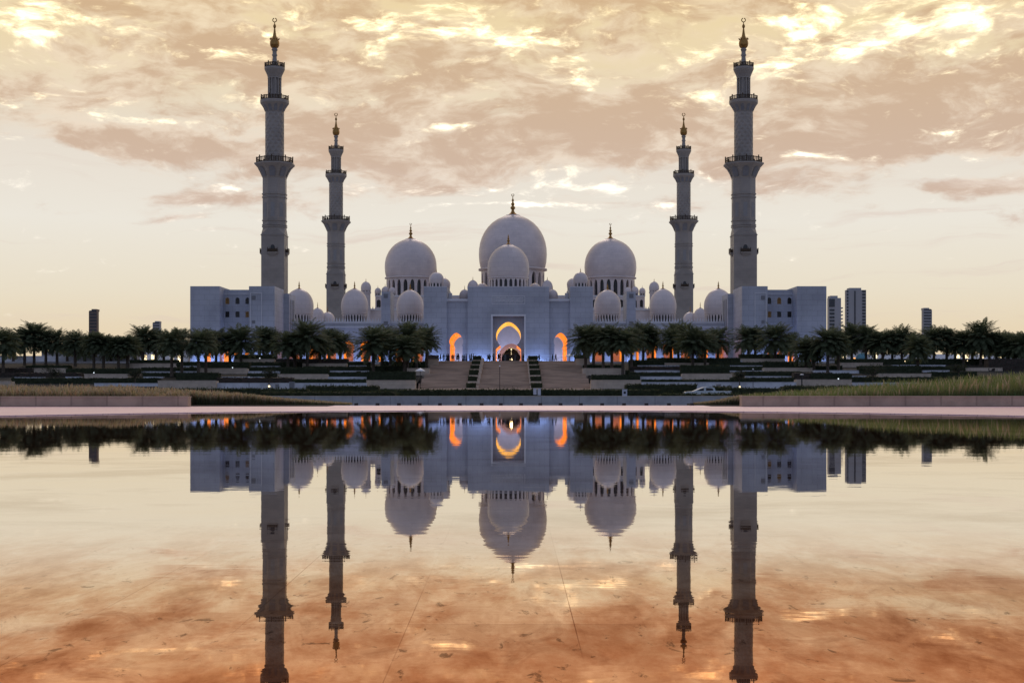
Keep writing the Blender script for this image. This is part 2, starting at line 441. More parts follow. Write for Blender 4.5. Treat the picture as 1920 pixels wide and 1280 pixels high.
AX = -0.9           # the mosque's axis
GZ = 6.3            # level of the mosque plaza
DOME = [(.925, 0), (.955, .05), (.985, .14), (1.0, .27), (.992, .38), (.962, .49), (.91, .59), (.835, .685), (.735, .775), (.61, .855), (.46, .92), (.31, .965), (.22, .988), (.20, 1.0)]
FIN = [(1.0, -.04), (.92, .0), (.62, .05), (.32, .13), (.20, .20), (.17, .27), (.30, .32), (.34, .36), (.26, .40), (.13, .45), (.22, .50), (.25, .54), (.15, .58), (.09, .63), (.16, .68), (.14, .71), (.06, .77), (.045, .86), (.0, .875)]

def finial(parent, x, y, z, h, r0, crescent=True, name='finial'):
    mb = MB(); mb.lathe([(r0 * r, h * q) for r, q in FIN], (x, y, z), 16)
    if crescent:
        rc = h * .052; zc = z + h * .875 + rc; pts = []
        for i in range(25):
            a = R(90 + 20) + R(320) * i / 24
            pts.append((x + rc * math.cos(a), y, zc + rc * math.sin(a)))
        mb.tube(pts, rc * .30, 6)
    return build(name, mb, M['gold'], parent)

def dome(parent, x, y, z0, zd, zt, rad, n, fin=0.0, drum=True, crescent=True, m='dome', flare=1.06):
    """drum from z0 to zd with n arched windows, dome from zd to zt; returns the dome part"""
    rd = rad * .93
    mb = MB(); mb.lathe([(rad * r, zd + (zt - zd) * q) for r, q in DOME], (x, y, 0), 64 if rad > 3 else 32)
    mb.lathe([(rd * 1.00, zd - rad * .05), (rd * flare, zd - rad * .03), (rd * flare, zd + rad * .015), (rad * .93, zd + rad * .03)], (x, y, 0), 64)
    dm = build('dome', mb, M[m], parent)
    if drum:
        h = zd - rad * .05 - z0; mb = MB(); U = 2 * PI * rd / n
        vb, vt = z0 + h * .10, z0 + h * .93
        fm = lambda u, v, w: (x + (rd - w) * math.sin(u / rd), y - (rd - w) * math.cos(u / rd), v)
        for k in range(n):
            c = (k + .5) * U
            pr = arch(c, U * .30, vb, vb + (vt - vb) * .62, vt)
            mb.notch(k * U, (k + 1) * U, vb, zd - rad * .05, pr, fm)
            mb.reveal(pr, fm, 0, rad * .07, False)
            mb.face([fm(k * U, z0, 0), fm(c, z0, 0), fm(c, vb, 0), fm(k * U, vb, 0)]); mb.face([fm(c, z0, 0), fm((k + 1) * U, z0, 0), fm((k + 1) * U, vb, 0), fm(c, vb, 0)])
        dr = build('drum', mb, M[m], dm)
        g2 = MB(); g2.lathe([(rd - rad * .07, z0 + h * .05), (rd - rad * .07, zd - rad * .06)], (x, y, 0), max(24, n))
        build('drum_glazing', g2, M['glass'], dm)
    if fin: finial(dm, x, y, zt - fin * .03, fin, rad * .22 if rad > 3 else rad * .2, crescent)
    return dm

# ------------------------------------------------------------------ ground and pool
PC, PA, PB = 10.0, 24.2, 40.4         # the pool is an ellipse
def ell(t, k=0.0): return ((PA + k) * math.cos(t), PC + (PB + k) * math.sin(t))
mb = MB(); N = 160
mb.f.append(tuple(range(N))); mb.sm.append(False)
mb.v += [(*ell(2 * PI * i / N), 0.0) for i in range(N)]
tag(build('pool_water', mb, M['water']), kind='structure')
mb = MB()
inner = [ell(2 * PI * i / N) for i in range(N)]
mb.grid([[(x, y, -.12) for x, y in inner], [(x, y, .022) for x, y in inner], [(*ell(2 * PI * i / N, .12), .030) for i in range(N)]], False, True)
out = []
for i in range(N):
    a = 2 * PI * i / N; c, s_ = math.cos(a), math.sin(a)
    k = min(90 / max(abs(c), 1e-6), (61.4 - PC if s_ > 0 else 75) / max(abs(s_), 1e-6))
    out.append((c * k, PC + s_ * k))
mb.grid([[(*ell(2 * PI * i / N, .12), .030) for i in range(N)], [(x, y, .03) for x, y in out]], False, True)
tag(build('pool_paving', mb, M['pink_pave']), kind='structure')
mb = MB(); mb.box(-90, 90, 61.4, 61.75, -1.5, .036)
tag(build('paving_kerb', mb, M['trim']), kind='structure')

mb = MB(); mb.face([(-6000, -300, -1.0), (6000, -300, -1.0), (6000, 7000, -1.0), (-6000, 7000, -1.0)])
tag(build('ground', mb, M['sand']), kind='structure')
mb = MB(); mb.box(-400, 400, 158, 182, -1.2, -.86)
tag(build('road', mb, M['asphalt']), kind='structure')
def dline(y): return 255 + (728 - y) * 56 / 51
def zslope(d): return .55 + (d - 255) * (6.2 - .55) / 56
mb = MB()
prof = [(200, -1.3), (238, -.6), (252, .1)] + [(255 + i * 8, zslope(255 + i * 8) - .25) for i in range(8)]
xs = [-420, -140, -60, -18.2, 15.4, 60, 140, 420]
for a, b in ((0, 3), (4, 7)):
    mb.grid([[(x, d, z) for x in xs[a:b + 1]] for d, z in prof], False)
tag(build('terrace_ground', mb, M['soil']), kind='structure')
mb = MB(); mb.box(-420, 420, 311.2, 900, -.8, GZ)
tag(build('plaza', mb, M['pave']), kind='structure')
mb = MB(); mb.box(-18.3, 15.5, 236, 258, -.9, .30)
tag(build('forecourt', mb, M['stair']), kind='structure')

# ------------------------------------------------------------------ mosque: gatehouse
def front(y): return lambda u, v, w: (u, y + w, v)
def gatehouse():
    t = thing('gatehouse', (AX, 350, GZ), 'white marble gatehouse with glowing orange central arch at the top of the stairs', 'gatehouse')
    z1, z2 = 25.75, 22.9
    c0, c1, c2 = 10.3, 15.55, 21.35
    mb = MB(); D = 22.0
    fm = front(350)
    rw, rt = 3.95, GZ + 12.1           # rectangular recess
    rec = [(AX - rw, GZ), (AX - rw, rt), (AX + rw, rt), (AX + rw, GZ)]
    mb.notch(AX - c0, AX + c0, GZ, z1, rec, fm); mb.reveal(rec, fm, 0, 2.4, False)
    key = keyhole(AX, 3.2, GZ, GZ + 4.8, 2.12, 3.15, GZ + 7.15, GZ + 10.75, 24)
    f2 = front(352.4)
    mb.notch(AX - rw, AX + rw, GZ, rt, key, f2)
    # outer faces of the block
    def shell(x0, x1, y0, y1, zt):
        mb.face([(x0, y0, zt), (x1, y0, zt), (x1, y1, zt), (x0, y1, zt)])
        mb.face([(x0, y0, GZ), (x0, y0, zt), (x0, y1, zt), (x0, y1, GZ)]); mb.face([(x1, y0, GZ), (x1, y1, GZ), (x1, y1, zt), (x1, y0, zt)])
    shell(AX - c0, AX + c0, 350, 350 + D, z1)
    b0 = front(350 + D)
    mb.notch(AX - c0, AX + c0, GZ, z1, key, b0)
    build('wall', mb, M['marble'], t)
    for s in (-1, 1):
        mb = MB(); xa, xb = sorted((AX + s * c0, AX + s * c1)); f3 = front(351.2)
        cx = AX + s * 13.2
        k2 = keyhole(cx, 1.58, GZ, GZ + 4.7, 1.40, 1.74, GZ + 5.75, GZ + 7.95, 20)
        pw = 2.0
        pan = [(cx - pw, GZ), (cx - pw, GZ + 8.9), (cx + pw, GZ + 8.9), (cx + pw, GZ)]
        mb.notch(xa, xb, GZ, z2, k2, f3)
        mb.face([(xa, 351.2, z2), (xb, 351.2, z2), (xb, 372, z2), (xa, 372, z2)])
        mb.notch(xa, xb, GZ, z2, k2, front(372))
        w = build('side_wall', mb, M['marble'], t)
        led = MB(); led.reveal(k2, f3, .02, 29.0); build('glowing_vault', led, M['led'], w)  # the lining itself glows; its lighting is put into the colour
        vb = MB()  # unseen casing added to keep the vault's glow off the domes
        for q0, q1, r0, r1 in ((cx - 2.5, cx - 2.1, GZ, GZ + 9.2), (cx + 2.1, cx + 2.5, GZ, GZ + 9.2), (cx - 2.1, cx + 2.1, GZ + 8.8, GZ + 9.2)): vb.box(q0, q1, 372.05, 380.2, r0, r1)
        vb.notch(cx - 2.1, cx + 2.1, GZ, GZ + 8.8, k2, front(380.1))
        build('glow_shield', vb, M['marble'], w)
        tr = MB(); tr.box(xa, xb, 350.75, 351.25, z2 - .55, z2 - .12); tr.box(xa, xb, 350.95, 351.25, z2 - .75, z2 - .55)
        build('cornice', tr, M['trim'], w)
        mb = MB(); xa, xb = sorted((AX + s * c1, AX + s * c2)); mb.box(xa, xb, 350, 372, GZ, z1)
        py = build('pylon', mb, M['marble'], t)
        tr = MB(); tr.box(xa - .06, xb + .06, 349.93, 372.06, z1, z1 + .16); build('coping', tr, M['trim'], py)
        dome(t, AX + s * 18.45, 355, z1 + .1, z1 + 1.45, z1 + 4.15, 1.9, 12, 1.3, crescent=False)
        dome(t, AX + s * 17.7, 367, z1 + .1, z1 + 1.2, z1 + 3.7, 2.3, 12, 1.2, crescent=False)
        dome(t, AX + s * 11.6, 366, z2, z2 + 1.0, z2 + 3.35, 1.42, 12, 1.3, crescent=False)
        dome(t, AX + s * 7.0, 369, z1, z1 + .5, z1 + 2.35, 1.5, 12, 1.2, crescent=False)
        cb = MB(); cb.box(*sorted((AX + s * 14.7, AX + s * 15.5)), 360, 362, z2, z2 + 2.0); build('roof_cabin', cb, M['trim'], t)
    led = MB(); led.reveal(key[3:-3], f2, .02, 23); build('glowing_vault', led, M['arch_glow_y'], t)  # emissive skin paints the lit crown of the central arch
    led = MB(); led.reveal(key[:4], f2, .02, 23); led.reveal(key[-4:], f2, .02, 23); build('glowing_leg', led, M['led'], t)
    vb = MB()  # unseen casing added behind the central vault to stop stray glow
    for q0, q1, r0, r1 in ((AX - 4.2, AX - 3.7, GZ, GZ + 12), (AX + 3.7, AX + 4.2, GZ, GZ + 12), (AX - 3.7, AX + 3.7, GZ + 11.5, GZ + 12)): vb.box(q0, q1, 372.05, 375.6, r0, r1)
    vb.notch(AX - 3.7, AX + 3.7, GZ, GZ + 11.5, key, front(375.5))
    build('glow_shield', vb, M['marble'], t)
    tr = MB()
    for a, b, c, d in ((AX - rw - .45, AX - rw, GZ, rt + .45), (AX + rw, AX + rw + .45, GZ, rt + .45), (AX - rw, AX + rw, rt, rt + .45)):
        tr.box(a, b, 349.9, 350.0, c, d)
    build('portal_frame', tr, M['trim'], t)
    tr = MB(); tr.box(AX - c0 - .06, AX + c0 + .06, 349.93, 372.06, z1, z1 + .16); build('coping', tr, M['trim'], t)
    tr = MB(); x0, x1, y0, y1 = AX - 4.2, AX + 4.2, z1 - 4.3, z1 - 2.2
    for a, b, c, d in ((x0, x1, y0, y0 + .12), (x0, x1, y1 - .12, y1), (x0, x0 + .12, y0 + .12, y1 - .12), (x1 - .12, x1, y0 + .12, y1 - .12), (x0 + .3, x1 - .3, y0 + .95, y0 + 1.05)):
        tr.box(a, b, 349.94, 350, c, d)
    rnd = random.Random(3)
    for k in range(40):
        u = x0 + .4 + k * .19; v = y0 + .3 + rnd.random() * .3; tr.box(u, u + .1, 349.95, 350, v, v + .3 + rnd.random() * .3); v = y0 + 1.2 + rnd.random() * .2; tr.box(u, u + .1, 349.95, 350, v, v + .25 + rnd.random() * .3)
    build('relief_panel', tr, M['trim'], t)
    dome(t, AX - .05, 362, z1 + .05, 28.9, 37.6, 5.45, 24, 3.3, crescent=False)
    return t
gatehouse()

def court_wall():
    """the wall across the court, seen through the gate arches, with its rose stone door arch"""
    t = thing('courtyard_wall', (AX, 395, GZ), 'lilac lit inner wall with rose stone doorway seen through the central arch', 'wall')
    mb = MB(); fm = front(395)
    a = [(AX - 3.9 + .7, GZ)] + [(AX + .7 - 3.6 * math.cos(q), GZ + 2.7 + 3.6 * math.sin(q) * (1 + .06 * math.sin(q) ** 4)) for q in [R(-28) + R(236) * i / 24 for i in range(25)]] + [(AX + 4.6, GZ)]
    mb.notch(AX - 26, AX + 26, GZ, 20.0, a, fm)
    mb.box(AX - 26, AX + 26, 414, 414.5, GZ, 20.0)
    build('wall', mb, M['trim'], t)
    b = [(AX + .7 - 2.5, GZ)] + [(AX + .7 - 2.35 * math.cos(q), GZ + 2.8 + 2.35 * math.sin(q) * (1 + .10 * math.sin(q) ** 4)) for q in [R(-35) + R(250) * i / 24 for i in range(25)]] + [(AX + .7 + 2.5, GZ)]
    rg = MB(); f2 = front(395.0)
    n = min(len(a), len(b)); rows = [[fm(u, v, .3) for u, v in a], [fm(u, v, .6) for u, v in b]]
    rg.grid(rows, False); rg.grid([[fm(u, v, 0) for u, v in a], [fm(u, v, .3) for u, v in a]], False)
    build('door_arch', rg, M['pink'], t)
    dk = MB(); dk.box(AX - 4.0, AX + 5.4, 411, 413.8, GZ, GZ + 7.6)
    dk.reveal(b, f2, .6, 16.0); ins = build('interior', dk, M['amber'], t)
    return t
court_wall()
ch = thing('chandelier', (AX + .7, 399.5, GZ), 'string of small warm lamps hanging in the dark central doorway', 'chandelier')
mb = MB()
for z, r in ((5.0, .20), (4.35, .09), (3.75, .12), (3.45, .07), (2.55, .12)):
    mb = MB(); mb.lathe([(0, -r), (r * .7, -r * .7), (r, 0), (r * .7, r * .7), (0, r)], (AX + .7, 399.5, GZ + z), 10); build('bulb', mb, M['lampw'], ch)
mb = MB(); mb.lathe([(0, 1.75), (.5, 2.0), (.42, 2.15), (.15, 2.3), (0, 2.45)], (AX + .7, 399.5, GZ), 12); build('lamp_bowl', mb, M['lampw'], ch)
mb = MB(); mb.tube([(AX + .7, 399.5, GZ + 1.9), (AX + .7, 399.5, GZ + 5.6)], .03, 6); build('chain', mb, M['gold'], ch)

# ------------------------------------------------------------------ mosque: arcades
def arcade(s, label):
    t = thing('arcade_wing', (AX + s * 40, 360, GZ), label, 'arcade', 'arcade wings of the mosque')
    x0, x1 = sorted((AX + s * 21.35, AX + s * 57.2)); zt = 17.2
    mb = MB(); fm = front(360); n = 8; U = (x1 - x0) / n
    led = []
    for k in range(n):
        c = x0 + (k + .5) * U
        pr = keyhole(c, 1.25, GZ, GZ + 3.45, 1.14, 1.5, GZ + 4.4, GZ + 6.2, 16)
        mb.notch(x0 + k * U, x0 + (k + 1) * U, GZ, zt, pr, fm)
        led.append(pr)
    mb.box(x0, x1, 366, 405, GZ, 16.9); mb.face([(x0, 360, zt), (x1, 360, zt), (x1, 366, zt), (x0, 366, zt)])
    w = build('wall', mb, M['marble'], t)
    for pr in led:
        l = MB(); l.reveal(pr, fm, .02, 5.9); build('glowing_arch', l, M['led'], t)  # arch lining emits in place of hidden lamps
    tr = MB(); tr.box(x0, x1, 359.7, 360, zt - 1.25, zt - 1.0); tr.box(x0, x1, 359.85, 360, zt - .12, zt + .05); build('cornice', tr, M['trim'], w)
    cr = MB(); k = 0; xx = x0 + .1
    while xx < x1 - .5:                                  # leaf-shaped merlons
        cr.prism([(xx + .1, zt + .05), (xx + .04, zt + .55), (xx + .14, zt + .85), (xx + .25, zt + 1.25), (xx + .36, zt + .85), (xx + .46, zt + .55), (xx + .40, zt + .05)], 359.95, 360.2)
        xx += .72
    cr.box(x0, x1, 360.0, 360.15, zt + .02, zt + .32)
    build('merlons', cr, M['trim'], w)
    for off, top in ((58.2, 27.7), (42.8, 27.7), (27.4, 27.4)):
        dome(t, AX + s * off, 385, 17.4, 20.9, top, 4.0 if off > 50 else 3.75, 26, 2.6 if off > 30 else 2.2, crescent=False)
    for off, yy, top in ((56.3, 408, 23.7), (53.6, 410, 22.6)):
        dome(t, AX + s * off, yy, 17.0, 19.6, top, 2.1, 14, 2.2, crescent=False)
    tw = MB(); xa, xb = sorted((AX + s * 30.6, AX + s * 32.95)); tw.box(xa, xb, 359.2, 371, GZ, 25.2); tower = build('stair_tower', tw, M['marble'], t)
    c = AX + s * 31.8
    for zz in (24.1, 17.0):
        em = MB(); em.box(c - .55, c + .55, 359.1, 359.2, zz - .55, zz + .55); em.box(c - .25, c + .25, 359.0, 359.1, zz - .25, zz + .25); build('emblem', em, M['shade'], tower)
    sd = MB(); xa, xb = sorted((AX + s * 57, AX + s * 66)); sd.box(xa, xb, 411, 640, GZ, 15.5)
    build('court_range', sd, M['marble'], t)
    dome(t, AX + s * 77.0, 604, 15.5, 22.0, 35.6, 3.5, 14, 0)
    return t
arcade(-1, 'long white arcade with three domes and glowing arches, left of the gatehouse')
arcade(1, 'long white arcade with three domes and glowing arches, right of the gatehouse')

# ------------------------------------------------------------------ mosque: corner blocks
def corner(s, label):
    t = thing('corner_block', (AX + s * 68, 340, GZ), label, 'building', 'corner blocks of the mosque')
    X = lambda off: AX + s * off
    zt = 25.25
    mb = MB()
    xa, xb = sorted((X(78), X(70.8))); mb.box(xa, xb, 340, 358, GZ, zt)
    xa, xb = sorted((X(63.6), X(57.3))); mb.box(xa, xb, 340, 354, GZ, zt)
    xa, xb = sorted((X(57.3), X(56.0))); mb.box(xa, xb, 354, 364, GZ, zt - .9)
    # recessed middle with two rows of window openings
    fm = front(345.5); xa, xb = sorted((X(70.8), X(63.6)))
    cs = sorted(X(o) for o in (70.05, 67.5, 65.0)); U = 2.5
    edges = [xa, (cs[0] + cs[1]) / 2, (cs[1] + cs[2]) / 2, xb]
    zl, zm, zu = 17.9, 21.2, 24.75
    mb.box(xa, xb, 345.5, 358, GZ, zl)
    mb.face([(xa, 345.5, zu), (xb, 345.5, zu), (xb, 358, zu), (xa, 358, zu)])
    wins = []
    for k, c in enumerate(cs):
        sq = [(c - .52, zl), (c - .52, zl + 1.45), (c + .52, zl + 1.45), (c + .52, zl)]
        ar = arch(c, .52, zm, zm + 1.05, zm + 1.62, 8)
        mb.notch(edges[k], edges[k + 1], zl, zm, sq, fm); mb.notch(edges[k], edges[k + 1], zm, zu, ar, fm)
        wins += [(c, zl, sq, k), (c, zm, ar, k)]
    w = build('wall', mb, M['marble'], t)
    for c, z, pr, k in wins:
        wf = MB(); wf.reveal(pr, fm, 0, .45, False); wf.face([fm(c - .52, z, 0), fm(c + .52, z, 0), fm(c + .52, z, .45), fm(c - .52, z, .45)])
        fr = build('window', wf, M['trim'], t)
        top = 1.45 if pr[1][1] > z + 1.3 else 1.62
        gr = MB(); gr.face([fm(u, v, .40) for u, v in pr]); build('pane', gr, M['lit'] if (k + (1 if z == zl else 0)) % 3 == (1 if s > 0 else 0) else M['glass'], fr)
        bars = MB(); bars.box(c - .03, c + .03, 345.75, 345.8, z, z + top - .1); bars.box(c - .5, c + .5, 345.8, 345.84, z + .95, z + 1.02); build('glazing_bar', bars, M['grille'], fr)
    tr = MB(); tr.box(xa, xb, 345.35, 345.5, zu - 1.15, zu - 1.0)
    xa, xb = sorted((X(63.3), X(60.4)))
    for a, b, c, d in ((xa, xa + .15, GZ + 3, zt - 1.6), (xb - .15, xb, GZ + 3, zt - 1.6), (xa + .15, xb - .15, zt - 1.75, zt - 1.6)): tr.box(a, b, 339.9, 340, c, d)
    build('relief_frame', tr, M['trim'], w)
    c = X(62.45)
    for zz, h in ((22.45, .48), (16.5, .38)):
        em = MB(); em.box(c - h, c + h, 339.88, 340, zz - h, zz + h); em.box(c - h * .5, c + h * .5, 339.8, 339.88, zz - h * .5, zz + h * .5); build('emblem', em, M['shade'], w)
    sl = MB(); xx = X(55.97)
    for y in (356, 358.4, 360.8): sl.box(*sorted((xx, xx - s * .05)), y, y + .9, 15, 23)
    build('slit_window', sl, M['shade'], t)
    # lit doorways at its foot
    for off in (73.6, 70.2, 67.6, 65.0):
        d = MB(); c = X(off); y = 340 if off > 71 else 345.5
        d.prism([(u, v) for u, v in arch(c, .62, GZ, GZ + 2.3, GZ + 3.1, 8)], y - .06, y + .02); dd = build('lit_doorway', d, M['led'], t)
    return t
corner(-1, 'blocky white corner building with six small windows at the left end of the mosque')
corner(1, 'blocky white corner building with six small windows at the right end of the mosque')

# ------------------------------------------------------------------ mosque: minarets
def make_minaret():
    x, y = AX - 72.7, 430
    k = 430 / F
    Z = lambda py: PZ(py, 430)
    t = thing('minaret', (x, y, GZ), 'tall white minaret rising behind the left corner building, nearer of the left pair', 'minaret', 'minarets of the mosque')
    A = 3.55
    mb = MB(); mb.box(x - A, x + A, y - A, y + A, GZ, Z(443)); mb.box(x - A - .18, x + A + .18, y - A - .18, y + A + .18, Z(443), Z(441.5))
    base = build('square_base', mb, M['minaret'], t)
    # square to octagon
    oc = lambda rr, z: [(x + rr * math.cos(PI / 8 + PI / 4 * j) / math.cos(PI / 8), y + rr * math.sin(PI / 8 + PI / 4 * j) / math.cos(PI / 8), z) for j in range(8)]
    mb = MB(); hi = oc(A * .98, Z(430)); a8 = A * math.tan(PI / 8)
    lo = [(x + q[0], y + q[1], Z(441.5)) for q in ((A, a8), (a8, A), (-a8, A), (-A, a8), (-A, -a8), (-a8, -A), (a8, -A), (A, -a8))]
    mb.grid([lo, hi], False, True)
    for (sx, sy), (i, j) in (((1, 1), (0, 1)), ((-1, 1), (2, 3)), ((-1, -1), (4, 5)), ((1, -1), (6, 7))):
        mb.face([lo[i], (x + sx * A, y + sy * A, Z(441.5)), lo[j], ((hi[i][0] + hi[j][0]) / 2, (hi[i][1] + hi[j][1]) / 2, Z(431))])
        mb.face([lo[i], (x + sx * A, y + sy * A, Z(441.5)), hi[i]]); mb.face([lo[j], (x + sx * A, y + sy * A, Z(441.5)), hi[j]]); mb.face([hi[i], hi[j], (x + sx * A, y + sy * A, Z(441.5))])
    rows = [(A * .98, 430), (A * .98, 336), (A * 1.03, 332), (A * 1.16, 325), (A * 1.36, 317), (A * 1.58, 311.5), (A * 1.66, 310), (A * 1.66, 307.5), (0, 307.4)]
    mb.grid([oc(r, Z(p)) for r, p in rows], False, True)
    for p in (426, 423, 414.5, 371, 365):
        mb.grid([oc(r * A, Z(p) + q) for r, q in ((.98, -.22), (1.04, -.15), (1.04, .15), (.98, .22))], False, True)
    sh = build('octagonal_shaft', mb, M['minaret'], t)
    pn = MB()
    def face_panels(j, u0, u1, z0, z1, rr, out, wpt=False):
        a = PI / 4 * j; n = (math.cos(a), math.sin(a)); q = (-n[1], n[0])
        P = lambda u, z: (x + n[0] * (rr + out) + q[0] * u, y + n[1] * (rr + out) + q[1] * u, z)
        pts = [P(u, z) for u, z in arch((u0 + u1) / 2, (u1 - u0) / 2, z0, z1 - (u1 - u0) * .4, z1, 8)]
        pn.face(pts)
    for j in range(8): face_panels(j, -.62, .62, Z(408), Z(381), A * .98, .03)
    build('blind_arch', pn, M['niche'], sh)
    # muqarnas under the balconies: dark pointed recesses leaning out with the flare
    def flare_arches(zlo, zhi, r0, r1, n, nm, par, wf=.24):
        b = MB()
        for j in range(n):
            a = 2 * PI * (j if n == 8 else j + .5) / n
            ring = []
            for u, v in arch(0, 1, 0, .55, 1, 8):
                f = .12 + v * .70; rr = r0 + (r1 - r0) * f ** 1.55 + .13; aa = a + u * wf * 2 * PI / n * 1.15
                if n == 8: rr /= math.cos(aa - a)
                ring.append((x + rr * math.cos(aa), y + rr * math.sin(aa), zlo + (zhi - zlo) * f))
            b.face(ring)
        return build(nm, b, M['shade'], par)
    flare_arches(Z(336), Z(311), A * 1.0, A * 1.60, 8, 'flare_niche', sh)
    def balcony(z, rr, h, n, par, flat=0):
        b = MB(); b.lathe([(rr, z), (rr + .06, z + .05), (rr + .06, z + .2), (rr - .1, z + .22)], (x, y, 0), n * 2)
        for j in range(n):
            a = 2 * PI * j / n; cx, cy = x + rr * .97 * math.cos(a), y + rr * .97 * math.sin(a)
            b.box(cx - .16, cx + .16, cy - .16, cy + .16, z, z + h * (1.25 if j % 2 == 0 else 1.0))
        b.lathe([(rr * .95, z + h * .82), (rr * .99, z + h * .82), (rr * .99, z + h * .95), (rr * .95, z + h * .95), (rr * .95, z + h * .82)], (x, y, 0), n * 2, False)
        for j in range(n * 4):                        # pierced screen
            if j % 4 == 0: continue
            a = 2 * PI * j / (n * 4); ca, sa = math.cos(a), math.sin(a); w = .20 if j % 4 == 2 else .11
            cx, cy = x + rr * .97 * ca, y + rr * .97 * sa
            b.face([(cx - sa * w, cy + ca * w, z + .2), (cx + sa * w, cy - ca * w, z + .2), (cx + sa * w, cy - ca * w, z + h * .82), (cx - sa * w, cy + ca * w, z + h * .82)])
        return build('balcony', b, M['grille'], par)
    balcony(Z(307.5), A * 1.63, 1.75, 16, t)
    # round spiral-fluted shaft
    mb = MB(); r = 17.0 * k; zz0, zz1 = Z(307.5), Z(212); nj = 64; rows = []
    for i in range(97):
        f = i / 96; z = zz0 + (zz1 - zz0) * f; row = []
        for j in range(nj):
            a = 2 * PI * j / nj
            e = .10 * max(math.cos(10 * a + f * 44), math.cos(10 * a - f * 44))
            row.append((x + (r + e) * math.cos(a), y + (r + e) * math.sin(a), z))
        rows.append(row)
    mb.grid(rows, True, True)
    mb.lathe([(r, Z(212)), (r * 1.06, Z(208.5)), (r * 1.22, Z(203)), (r * 1.45, Z(197.5)), (r * 1.56, Z(195)), (r * 1.58, Z(192)), (r * 1.58, Z(189.5)), (0, Z(189.4))], (x, y, 0), 48, False)
    rs = build('round_shaft', mb, M['minaret'], t)
    flare_arches(Z(212), Z(195), r * 1.0, r * 1.52, 12, 'flare_niche', rs, .26)
    balcony(Z(189.5), r * 1.54, 1.35, 14, t)
    # lantern: columns around a core
    mb = MB(); r3 = 12.8 * k
    mb.lathe([(r3 * .78, Z(189.5)), (r3 * .78, Z(147))], (x, y, 0), 32)
    for j in range(12):
        a = 2 * PI * (j + .5) / 12; mb.lathe([(.26, Z(189.5)), (.26, Z(185)), (.20, Z(184)), (.20, Z(150)), (.28, Z(147))], (x + r3 * .90 * math.cos(a), y + r3 * .90 * math.sin(a), 0), 8)
    mb.lathe([(r3, Z(148)), (r3, Z(146)), (r3 * 1.12, Z(141)), (r3 * 1.34, Z(135)), (r3 * 1.48, Z(131)), (r3 * 1.48, Z(127.5)), (0, Z(127.4))], (x, y, 0), 40, False)
    build('lantern', mb, M['minaret'], t)
    balcony(Z(127.5), r3 * 1.45, 1.35, 12, t)
    mb = MB()
    mb.lathe([(q * k, Z(p)) for q, p in ((5.6, 127.4), (5.2, 119), (3.8, 108), (4.0, 106), (5.4, 104), (4.2, 102), (3.9, 98), (4.4, 96), (6.0, 94), (4.6, 92), (4.8, 90.5))], (x, y, 0), 24)
    sp = build('spire', mb, M['minaret'], t)
    mb = MB()
    mb.lathe([(q * k, Z(p)) for q, p in ((4.6, 91), (6.6, 89.5), (8.3, 86.5), (9.0, 82.5), (8.6, 79), (7.2, 75.5), (5.0, 72), (3.4, 68), (2.3, 62), (1.6, 56), (1.3, 53.5), (2.3, 52), (2.9, 50), (2.4, 47.8), (1.0, 45.5), (.6, 42), (0, 41.8))], (x, y, 0), 24)
    for q in range(8):
        a = PI / 4 * q; mb.lathe([(0, Z(76)), (.10, Z(75.5)), (.10, Z(74.5)), (.22, Z(74)), (.22, Z(72.6)), (0, Z(72))], (x + 8.2 * k * math.cos(a), y + 8.2 * k * math.sin(a), 0), 6)
    rc = 3.6 * k; zc = Z(38.2); pts = [(x + rc * math.cos(a), y, zc + rc * math.sin(a)) for a in [R(105) + R(330) * i / 24 for i in range(25)]]
    mb.tube(pts, rc * .25, 6)
    build('finial', mb, M['gold'], t)
    # box balconies on the square base
    for (dx, dy) in ((0, -1), (1, 0), (-1, 0)):
        b = MB()
        q = lambda u, w, z: (x + dx * w - dy * u, y + dy * w + dx * u, z)
        def bx(u0, u1, w0, w1, z0, z1):
            p0, p1 = q(u0, w0, 0), q(u1, w1, 0)
            b.box(min(p0[0], p1[0]), max(p0[0], p1[0]), min(p0[1], p1[1]), max(p0[1], p1[1]), z0, z1)
        zb = Z(474.5)
        bx(-1.55, 1.55, A + .7, A + .78, zb + .1, zb + 1.0)
        for e in (-1.5, 1.42): bx(e, e + .08, A, A + .75, zb + .1, zb + 1.0)
        for u in (-1.55, -.8, .65, 1.4): bx(u, u + .16, A + .64, A + .82, zb, zb + 1.45)
        bb = build('window_balcony', b, M['grille'], t)
        b = MB()
        for i, (w, zz) in enumerate(((1.6, 0), (1.5, -.28), (1.2, -.58), (.8, -.85))): bx(-w, w, A, A + .80 - i * .2, zb + zz - .28, zb + zz)
        build('corbel', b, M['minaret'], bb)
        b = MB(); pts = [q(u, A + .05, v) for u, v in arch(0, .62, zb, Z(465), Z(460.5), 8)]; b.face(pts)
        build('window', b, M['glass'], bb)
        b = MB(); zz = Z(600); pts = [q(u, A + .05, v) for u, v in arch(0, .7, zz, zz + 2, zz + 2.9, 8)]; b.face(pts)
        bx(-1.3, 1.3, A + .5, A + .6, zz - .3, zz + .8); bx(-1.4, 1.4, A, A + .6, zz - .6, zz - .3)
        build('window_balcony', b, M['grille'], t)
    return t
m0 = make_minaret()
for (sx, yy, lab) in ((1, 430, 'tall white minaret rising behind the right corner building, nearer of the right pair'),
                      (-1, 580, 'smaller looking white minaret beyond the left arcade domes, farther of the left pair'),
                      (1, 580, 'smaller looking white minaret beyond the right arcade domes, farther of the right pair')):
    c = copy_tree(m0, (AX + sx * 72.7, yy, GZ)); c['label'] = lab

